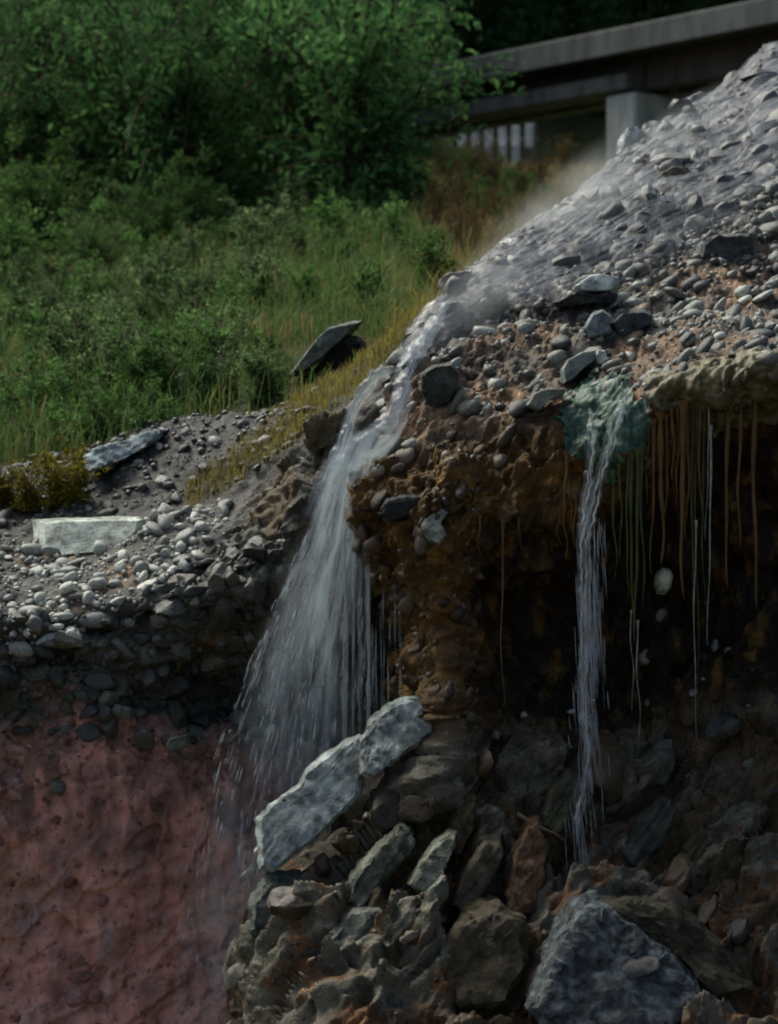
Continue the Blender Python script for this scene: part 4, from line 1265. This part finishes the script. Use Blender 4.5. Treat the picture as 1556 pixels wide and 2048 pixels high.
# a dead stick on the rubble
def tube(pts, rad, seg=6):
    pts = np.asarray(pts, float); k = len(pts)
    rad = np.broadcast_to(np.asarray(rad, float), (k,))
    tan = np.gradient(pts, axis=0); tan /= np.linalg.norm(tan, axis=1, keepdims=True) + 1e-9
    ref = np.array([0.31, 0.9, 0.29])
    x = np.cross(tan, ref); x /= np.linalg.norm(x, axis=1, keepdims=True) + 1e-9
    y = np.cross(tan, x)
    a = np.linspace(0, 2 * math.pi, seg, endpoint=False)
    V = pts[:, None] + (x[:, None] * np.cos(a)[None, :, None] + y[:, None] * np.sin(a)[None, :, None]) * rad[:, None, None]
    F = [(i * seg + b, i * seg + (b + 1) % seg, i * seg + seg + (b + 1) % seg, i * seg + seg + b) for i in range(k - 1) for b in range(seg)]
    return V.reshape(-1, 3), np.array(F)


pts = cr(np.array([P(1036, 1628, 13.72), P(1070, 1650, 13.66), P(1110, 1668, 13.64), P(1132, 1684, 13.66)]), 14, 0)
V, F = tube(pts, np.linspace(0.012, 0.006, 14))
b0 = pts.mean(0)
tag(obj('stick', mesh_from('stick', V - b0, F), M['wood']), 'thin dead stick lying across the rubble', 'stick').location = b0


# ------------------------------------------------------------------ vegetation
def leaf_quads(pos, dirs, ln_, wd, r):
    """folded pointed leaves: 4 verts, 2 triangles each"""
    n = len(pos)
    d = dirs / (np.linalg.norm(dirs, axis=1, keepdims=True) + 1e-9)
    up = r.normal(size=(n, 3)) * 0.5 + np.array([0, 0, 1.0])
    s = np.cross(d, up); s /= np.linalg.norm(s, axis=1, keepdims=True) + 1e-9
    nr_ = np.cross(s, d)
    L_ = ln_ * r.uniform(0.6, 1.3, (n, 1)); W_ = wd * r.uniform(0.7, 1.2, (n, 1))
    a = pos
    b = pos + d * L_ * 0.45 + s * W_ + nr_ * W_ * 0.3
    c_ = pos + d * L_ - nr_ * L_ * 0.12
    e = pos + d * L_ * 0.45 - s * W_ + nr_ * W_ * 0.3
    V = np.stack([a, b, c_, e], 1).reshape(-1, 3)
    i = np.arange(n)[:, None] * 4
    F = np.concatenate([i + np.array([[0, 1, 2]]), i + np.array([[0, 2, 3]])], 1).reshape(-1, 3)
    return V, F


def shrub_data(seed, h, w, nst, ntw, nlf, ln_, wd, up=0.7, droop=0.15):
    r = np.random.default_rng(seed)
    SV, SF, so = [], [], 0
    LP, LD = [], []
    for s in range(nst):
        a = r.uniform(0, 6.283); lean = r.uniform(0.1, 1.0) * w * 0.5
        hh = h * r.uniform(0.55, 1.0)
        b = r.normal(size=3) * np.array([0.06, 0.06, 0]) * w
        tip = np.array([math.cos(a) * lean, math.sin(a) * lean, hh])
        m_ = tip * np.array([0.35, 0.35, 0.55]) + r.normal(size=3) * 0.05 * h
        st = cr(np.array([b - [0, 0, 0.15], b + [0, 0, 0.02], m_, tip]), 9, 0)
        v, f = tube(st, np.linspace(0.014, 0.003, 9) * (h / 1.3) ** 0.8, 4)
        SV.append(v); SF.append(f + so); so += len(v)
        for t in range(ntw):
            u = r.uniform(0.18, 1.0)
            p0 = st[int(u * 8)]
            dr = r.normal(size=3) + np.array([math.cos(a) * 0.5, math.sin(a) * 0.5, up])
            dr /= np.linalg.norm(dr)
            tl = r.uniform(0.12, 0.34) * h * (1.15 - 0.55 * u)
            k = max(3, int(nlf * r.uniform(0.6, 1.4)))
            tt = r.uniform(0.15, 1.0, (k, 1))
            pp = p0 + dr * tl * tt + np.array([0, 0, -droop * tl]) * tt ** 2 + r.normal(size=(k, 3)) * 0.03 * h
            LP.append(pp); LD.append(dr * 0.6 + r.normal(size=(k, 3)) * 0.8 + np.array([0, 0, 0.15]))
            v, f = tube(np.array([p0, p0 + dr * tl * 0.5, p0 + dr * tl + np.array([0, 0, -droop * tl])]), np.array([0.004, 0.003, 0.0015]) * h, 3)
            SV.append(v); SF.append(f + so); so += len(v)
    lp, ld_ = np.concatenate(LP), np.concatenate(LD)
    lp[:, 2] = np.maximum(lp[:, 2], 0.03)
    lv_, lf_ = leaf_quads(lp, ld_, ln_, wd, r)
    return (np.concatenate(SV), np.concatenate(SF)), (lv_, lf_)


def shrub_proto(seed, matkey, **kw):
    (sv, sf_), (lv_, lf_) = shrub_data(seed, **kw)
    lm = mesh_from('foliage', lv_, lf_, smooth=False); lm.materials.append(M[matkey])
    sm = mesh_from('stems', sv, sf_); sm.materials.append(M['wood'])
    return lm, sm


PRO = {
    'bush_dark': [shrub_proto(500 + i, 'leaf_dark', h=2.6, w=2.6, nst=16, ntw=15, nlf=24, ln_=0.10, wd=0.026) for i in range(3)],
    'bush_mid': [shrub_proto(520 + i, 'leaf_mid', h=1.5, w=1.7, nst=13, ntw=13, nlf=22, ln_=0.085, wd=0.020) for i in range(3)],
    'weed_pale': [shrub_proto(540 + i, 'leaf_pale', h=0.75, w=0.8, nst=10, ntw=9, nlf=12, ln_=0.06, wd=0.016, up=1.1) for i in range(3)],
    'weed_green': [shrub_proto(560 + i, 'leaf_mid', h=0.6, w=0.75, nst=12, ntw=9, nlf=14, ln_=0.055, wd=0.014, up=0.9) for i in range(3)],
    'weed_rust': [shrub_proto(580 + i, 'leaf_rust', h=1.0, w=0.55, nst=16, ntw=6, nlf=5, ln_=0.09, wd=0.006, up=2.4) for i in range(2)],
    'weed_yellow': [shrub_proto(590 + i, 'leaf_yellow', h=0.35, w=0.45, nst=12, ntw=9, nlf=14, ln_=0.035, wd=0.007, up=1.0) for i in range(2)],
}


def plant(kind, name, loc, scale, label, group, cat='bush'):
    lm, sm = random.choice(PRO[kind])
    o = empty(name, loc, random.uniform(0, 6.28))
    o.scale = (scale * random.uniform(0.85, 1.2), scale * random.uniform(0.85, 1.2), scale)
    tag(o, label, cat, group)
    for nm, m_ in (('stems', sm), ('foliage', lm)):
        q = bpy.data.objects.new(nm, m_); q.parent = o; col.objects.link(q)
    return o


def spread(kind, name, n, region, scale, label, group, cat='bush', mind=0.35):
    done = []
    tries = 0
    while len(done) < n and tries < n * 30:
        tries += 1
        px = random.uniform(region[0], region[2]); py = random.uniform(region[1], region[3])
        if len(region) > 4 and not region[4](px, py): continue
        hgt = hill_hit(px, py)
        if hgt is None or hgt[1] > 110: continue
        if any((hgt[0] - a) ** 2 + (hgt[1] - b) ** 2 < mind ** 2 for a, b in done): continue
        done.append(hgt[:2])
        plant(kind, name, hgt, random.uniform(*scale), label, group, cat)


def left_of_slope(px, py):                     # green hillside side of the stony ridge
    if 545 < px < 800 and 640 < py < 850: return False      # bare ground below the leaning slab
    return px < np.interp(py, [100, 180, 300, 465, 620, 740, 830], [1430, 1330, 1210, 1040, 870, 760, 640])


spread('bush_dark', 'bush', 46, (-60, 150, 760, 470), (0.8, 1.3), 'dense dark green bush in the thicket at the top of the hillside', 'dark bushes of the hillside thicket', mind=1.1)
spread('bush_dark', 'bush', 9, (740, 270, 850, 350), (0.6, 0.8), 'dark bush growing against the underside of the bridge', 'bushes under the bridge', mind=0.8)
spread('bush_mid', 'bush', 52, (-60, 360, 800, 640, lambda x, y: y < 640 - 0.36 * x), (0.35, 0.85), 'mid green leafy bush on the open hillside below the thicket', 'bushes on the open hillside', mind=0.7)
spread('weed_pale', 'weed', 75, (-40, 430, 600, 820, left_of_slope), (0.4, 1.0), 'pale green leafy weed in the grass of the hillside', 'pale weeds in the hillside grass', 'weed', mind=0.3)
spread('weed_green', 'weed', 16, (-40, 850, 330, 925), (0.4, 0.7), 'low green weed hanging over the edge of the dark gravel', 'weeds at the edge of the gravel', 'weed', mind=0.15)
spread('weed_green', 'weed', 70, (-40, 460, 880, 850, left_of_slope), (0.35, 0.95), 'bright green bushy weed low on the hillside above the gravel', 'green weeds above the gravel', 'weed', mind=0.25)
spread('weed_rust', 'weed', 40, (840, 345, 1200, 560, left_of_slope), (0.35, 0.75), 'rusty stalked weed growing between the bridge and the stony ridge', 'rusty weeds below the bridge', 'weed', mind=0.4)
spread('bush_mid', 'bush', 14, (790, 350, 1060, 470, left_of_slope), (0.28, 0.42), 'small green bush below the white boards under the bridge', 'small bushes below the bridge', mind=0.6)

# far trees that close the top of the picture behind and beside the bridge
TR = [shrub_proto(700 + i, 'leaf_dark', h=6.5, w=5.5, nst=18, ntw=24, nlf=60, ln_=0.17, wd=0.045) for i in range(3)]


def tree(x, y, s, label, group):
    lm, sm = random.choice(TR)
    o = empty('tree', (x, y, float(hill_zn(x, y)[0])), random.uniform(0, 6.28))
    o.scale = (s, s, s * random.uniform(0.9, 1.2))
    tag(o, label, 'tree', group)
    for nm, m_ in (('trunk', sm), ('crown', lm)):
        q = bpy.data.objects.new(nm, m_); q.parent = o; col.objects.link(q)


for i in range(26):
    y = random.uniform(50, 64)
    tree(random.uniform(-9.5, -1.4) * y / 57, y, random.uniform(0.7, 1.1), 'tall dark tree rising behind the hillside thicket', 'trees behind the thicket')
for i in range(44):
    tree(random.uniform(-3, 18), random.uniform(74, 100), random.uniform(0.9, 1.4), 'dark tree on the slope beyond the bridge', 'trees beyond the bridge')


# grass blades: one mass
def blades(n, xr, yr, keep, hgt, colf, seed, zf=hill_zn, wid=0.0035):
    r = np.random.default_rng(seed)
    x = r.uniform(*xr, n); y = yr[0] + (yr[1] - yr[0]) * r.random(n) ** 1.3
    z = zf(x, y)
    px, py = to_px(np.stack([x, y, z], -1))
    k = keep(px, py, x, y, r)
    x, y, z, px, py = x[k], y[k], z[k], px[k], py[k]
    n = len(x)
    h = hgt[0] + (hgt[1] - hgt[0]) * r.random(n) ** 1.6
    h = h * (1 - 0.7 * np.exp(-((px - 675) / 85) ** 2 - ((py - 755) / 60) ** 2))
    a = r.uniform(0, 6.283, n); bend = r.uniform(0.1, 0.7, n) * h
    bx, by = np.cos(a) * bend, np.sin(a) * bend
    s = np.stack([-np.sin(a), np.cos(a), np.zeros(n)], -1) * (wid * (0.6 + 0.9 * r.random(n)) * (y / 18) ** 0.6)[:, None]
    p0 = np.stack([x, y, z - 0.02], -1)
    p1 = p0 + np.stack([bx * 0.25, by * 0.25, h * 0.6], -1)
    p2 = p0 + np.stack([bx, by, h * (0.95 - 0.25 * r.random(n))], -1)
    V = np.stack([p0 - s, p0 + s, p1 + s * 0.8, p1 - s * 0.8, p2], 1).reshape(-1, 3)
    i = np.arange(n)[:, None] * 5
    F = np.concatenate([i + np.array([[0, 1, 2]]), i + np.array([[0, 2, 3]]), i + np.array([[3, 2, 4]])], 1).reshape(-1, 3)
    C = np.repeat(colf(x, y, px, py, r), 5, axis=0)
    return V, F, C


def hill_grass_col(x, y, px, py, r):
    n = len(x)
    g = np.stack([x, y, np.zeros(n)], -1)
    t = fbm(g * 0.8, 3, s=91)
    c = blend((0.08, 0.155, 0.038), (0.20, 0.27, 0.08), sstep(-0.3, 0.4, t) * r.random(n))
    dry = np.clip(sstep(0.0, 0.45, t) * 0.45 + 0.06 + sstep(760, 980, px) * (1 - sstep(560, 640, py)) * 0.75, 0, 0.9)
    c = np.where((r.random(n) < dry)[:, None], np.array((0.21, 0.16, 0.07)) * (0.6 + 0.8 * r.random((n, 1))), c)
    yel = sstep(-70, -10, (px - 640) * 0.75 - (830 - py)) * (py > 560)
    c = np.where((r.random(n) < yel * 0.8)[:, None], np.array((0.24, 0.22, 0.06)) * (0.6 + 0.7 * r.random((n, 1))), c)
    return np.clip(c * (0.75 + 0.5 * r.random((n, 1))), 0.005, 1)


def keep_hill(px, py, x, y, r):
    ok = (px > -60) & (px < 1500) & (py < 960) & (py > -100)
    ok &= r.random(len(px)) > 0.9 * np.exp(-((px - 668) / 62) ** 2 - ((py - 742) / 42) ** 2)
    dens = 0.45 + 0.9 * (fbm(np.stack([x, y, 0 * x], -1) * 0.7, 2, s=77) + 0.2)
    return ok & (r.random(len(x)) < np.clip(dens, 0.15, 1))


V1, F1, C1 = blades(380000, (-7, 6.5), (16.3, 48), keep_hill, (0.08, 0.48), hill_grass_col, 3)
me = mesh_from('hillside_grass', V1, F1, smooth=False); add_col(me, C1)
tag(obj('hillside_grass', me, M['grass']), 'long green and straw coloured grass covering the hillside', 'grass', kind='stuff')

# short yellow grass along the rim of the gravel bank
def bank_blades(n, test, hgt, base, seed):
    r = np.random.default_rng(seed)
    idx = r.integers(0, len(lf2), n * 14)
    k = test(lpx[idx], lpy[idx], r)
    idx = idx[k][:n]
    p0 = lf2[idx] + r.normal(size=(len(idx), 3)) * 0.01
    m_ = len(idx)
    h = r.uniform(*hgt, m_); a = r.uniform(0, 6.283, m_); bd = r.uniform(0.2, 0.8, m_) * h
    s = np.stack([-np.sin(a), np.cos(a), np.zeros(m_)], -1) * 0.0022
    p1 = p0 + np.stack([np.cos(a) * bd * .3, np.sin(a) * bd * .3, h * .6], -1)
    p2 = p0 + np.stack([np.cos(a) * bd, np.sin(a) * bd, h * .9], -1)
    V = np.stack([p0 - s, p0 + s, p1 + s * .8, p1 - s * .8, p2], 1).reshape(-1, 3)
    i = np.arange(m_)[:, None] * 5
    F = np.concatenate([i + np.array([[0, 1, 2]]), i + np.array([[0, 2, 3]]), i + np.array([[3, 2, 4]])], 1).reshape(-1, 3)
    C = np.repeat(np.array(base) * (0.5 + 0.9 * r.random((m_, 1))), 5, axis=0)
    return V, F, np.clip(C, 0.005, 1)


def strip(px, py, r):
    line = np.interp(px, [380, 450, 560, 640, 720, 800, 870], [990, 950, 875, 800, 750, 680, 620])
    return (np.abs(py - line + r.normal(size=len(px)) * 12) < np.interp(px, [380, 560, 700, 870], [26, 34, 40, 26])) & (px > 370) & (px < 872)


V1, F1, C1 = bank_blades(9000, strip, (0.03, 0.11), (0.25, 0.22, 0.055), 5)
me = mesh_from('rim_grass', V1, F1, smooth=False); add_col(me, C1)
tag(obj('rim_grass', me, M['grass']), 'short yellow grass along the rim of the gravel bank', 'grass', kind='stuff')

for i, (px, py, d, s) in enumerate([(140, 985, 15.95, 1.15), (110, 995, 15.9, 1.2), (60, 1000, 15.9, 1.2), (20, 985, 15.95, 1.1), (150, 940, 16.3, 0.9)]):
    q = P(px, py, d)
    j = np.argmin(((lf2 - q) ** 2).sum(1))
    plant('weed_yellow', 'weed', tuple(lf2[j] - nrm[0] * 0), s * 0.8, 'yellow tuft of weed beside the gravel above the white boulder', 'yellow tufts above the white boulder', 'weed')


# ------------------------------------------------------------------ bridge and white boards
def box(cx, axis_u, axis_w, a0, a1, b0, b1, z0, z1, bev=0.02):
    """box in a bridge frame: u along the span, w across it (towards the camera)"""
    bm = bmesh.new()
    vs_ = []
    for z in (z0, z1):
        for u, w in ((a0, b0), (a1, b0), (a1, b1), (a0, b1)):
            vs_.append(bm.verts.new(cx + axis_u * u + axis_w * w + np.array([0, 0, z])))
    for q in ((0, 3, 2, 1), (4, 5, 6, 7), (0, 1, 5, 4), (1, 2, 6, 5), (2, 3, 7, 6), (3, 0, 4, 7)):
        bm.faces.new([vs_[i] for i in q])
    bmesh.ops.recalc_face_normals(bm, faces=bm.faces)
    bmesh.ops.bevel(bm, geom=list(bm.edges), offset=bev, segments=1, affect='EDGES')
    me = bpy.data.meshes.new('part'); bm.to_mesh(me); bm.free()
    return me


PB = P(1260, 185, 50.0)                                    # girder bottom above the pier
QB = P(890, 250, (PB[2]) * K / (1024 - 250))               # same height farther along
U = QB - PB; U[2] = 0; U /= np.linalg.norm(U)              # along the span, away to the left
Wv = np.array([U[1], -U[0], 0.0])
if Wv[1] > 0: Wv = -Wv                                     # across, towards the camera
bridge = empty('bridge', (PB[0], PB[1], float(hill_zn(PB[0], PB[1])[0])))
tag(bridge, 'grey girder bridge crossing above the hillside on a concrete pier', 'bridge')
org = np.array([PB[0], PB[1], PB[2]])
bo = Vector(bridge.location)


def bpart(name, a0, a1, b0, b1, z0, z1, mat, bev=0.02):
    me = box(org - np.array(bo[:]), U, Wv, a0, a1, b0, b1, z0, z1, bev)
    return obj(name, me, M[mat], bridge)


for w0 in (0.0, -0.78):
    bpart('girder', -0.35, 26, w0 - 0.3, w0, 0.28, 0.62, 'girder')
    bpart('bottom_flange', -0.33, 26, w0 - 0.32, w0 + (0.42 if w0 == 0 else 0.1), 0.0, 0.278, 'flange', 0.02)
    bpart('girder', -9, -0.42, w0 - 0.3, w0, 0.0, 0.62, 'abutment')
bpart('deck', -9, 26, -1.2, 0.6, 0.622, 0.90, 'girder', 0.02)
bpart('deck_fascia', -9, 26, 0.602, 0.76, 0.56, 1.02, 'deck', 0.02)
bpart('parapet', -9, 26, -1.36, -1.202, 0.56, 1.02, 'deck', 0.02)
# round-edged pier with a wide cap
zg = float(hill_zn(PB[0], PB[1])[0]) - PB[2] - 3.0
pw = 0.40
bpart('pier', -0.62, 0.18, -1.0, 0.45, zg, -0.10, 'concrete', 0.05)
bpart('bearing', -0.36, -0.05, -0.2, 0.15, -0.098, 0.0 - 0.102 + 0.1, 'girder', 0.003)
bpart('abutment', -9, -5.4, -1.2, 0.3, zg, -0.05, 'abutment', 0.05)

fb = P(990, 420, 64.0)
fence = empty('fence', tuple(fb))
tag(fence, 'white boarded fence glimpsed in the gap under the bridge', 'fence')


def fbox(name, px0, px1, py0, py1, d, t, mat, parent):
    a, b_ = P(px0, py1, d) - fb, P(px1, py0, d) - fb
    me = box(np.array([0, 0, 0.0]), np.array([1.0, 0, 0]), np.array([0, 1.0, 0]), a[0], b_[0], a[1], a[1] + t, a[2], b_[2], 0.008)
    return obj(name, me, M[mat], parent)


for i, x in enumerate(range(916, 1072, 27)):
    fbox('board', x, x + 15, 252 - 4 * (i % 2), 290 + (i % 3) * 2, 64.0, 0.04, 'white_paint', fence)
for i, x in enumerate(range(890, 1030, 27)):
    fbox('board', x, x + 14, 286 + 2 * (i % 2), 330, 63.6, 0.04, 'white_paint', fence)
fbox('rail', 880, 1080, 276, 281, 64.1, 0.06, 'girder', fence)
fbox('rail', 880, 1080, 318, 323, 63.8, 0.06, 'girder', fence)
for x in (880, 965, 1065):
    fbox('post', x, x + 8, 246, 420, 64.25, 0.12, 'girder', fence)


# ------------------------------------------------------------------ steam and spray
def mist_mat(dens):
    m_ = bpy.data.materials.new('mist'); m_.use_nodes = True
    N, L = m_.node_tree.nodes, m_.node_tree.links
    N.remove(N['Principled BSDF'])
    vol = N.new('ShaderNodeVolumePrincipled'); vol.inputs['Color'].default_value = (0.9, 0.95, 0.95, 1)
    vol.inputs['Anisotropy'].default_value = 0.2
    tc = N.new('ShaderNodeTexCoord')
    ln_ = N.new('ShaderNodeVectorMath'); ln_.operation = 'LENGTH'
    L.new(tc.outputs['Object'], ln_.inputs[0])
    fall = N.new('ShaderNodeMapRange'); fall.interpolation_type = 'SMOOTHSTEP'
    fall.inputs[1].default_value = 1.0; fall.inputs[2].default_value = 0.15; fall.inputs[3].default_value = 0; fall.inputs[4].default_value = dens
    L.new(ln_.outputs['Value'], fall.inputs[0])
    g = N.new('ShaderNodeNewGeometry')
    n = N.new('ShaderNodeTexNoise'); n.inputs['Scale'].default_value = 3.0; n.inputs['Detail'].default_value = 3
    L.new(g.outputs['Position'], n.inputs['Vector'])
    mr = N.new('ShaderNodeMapRange'); mr.inputs[1].default_value = 0.35; mr.inputs[2].default_value = 0.7
    L.new(n.outputs[0], mr.inputs[0])
    mu = N.new('ShaderNodeMath'); mu.operation = 'MULTIPLY'
    L.new(fall.outputs[0], mu.inputs[0]); L.new(mr.outputs[0], mu.inputs[1])
    L.new(mu.outputs[0], vol.inputs['Density'])
    L.new(vol.outputs[0], N['Material Output'].inputs['Volume'])
    return m_


MIST = mist_mat(1.6)
pv, pf = ICO3
mist_me = mesh_from('mist', pv, pf); mist_me.materials.append(MIST)


def puff(label, px, py, d, sx, sy, sz, tilt):
    o = bpy.data.objects.new('mist', mist_me)
    o.location = P(px, py, d); o.scale = (sx, sy, sz); o.rotation_euler = (0, tilt, 0)
    col.objects.link(o)
    tag(o, label, 'mist', kind='stuff')


puff('thin steam hanging where the stream narrows to the chute', 945, 610, 15.1, 0.55, 0.4, 0.22, R(-48))
puff('pale steam drifting along the stony ridge of the stream', 1110, 450, 16.4, 1.0, 0.5, 0.30, R(-40))
puff('steam thinning out below the concrete pier', 1330, 300, 17.8, 0.7, 0.4, 0.22, R(-42))
puff('faint spray hanging beside the tall waterfall', 610, 1230, 14.6, 0.25, 0.2, 0.75, R(18))

puff('pale spray where the tall waterfall lands on the red ground', 430, 1830, 14.4, 0.32, 0.2, 0.35, 0)
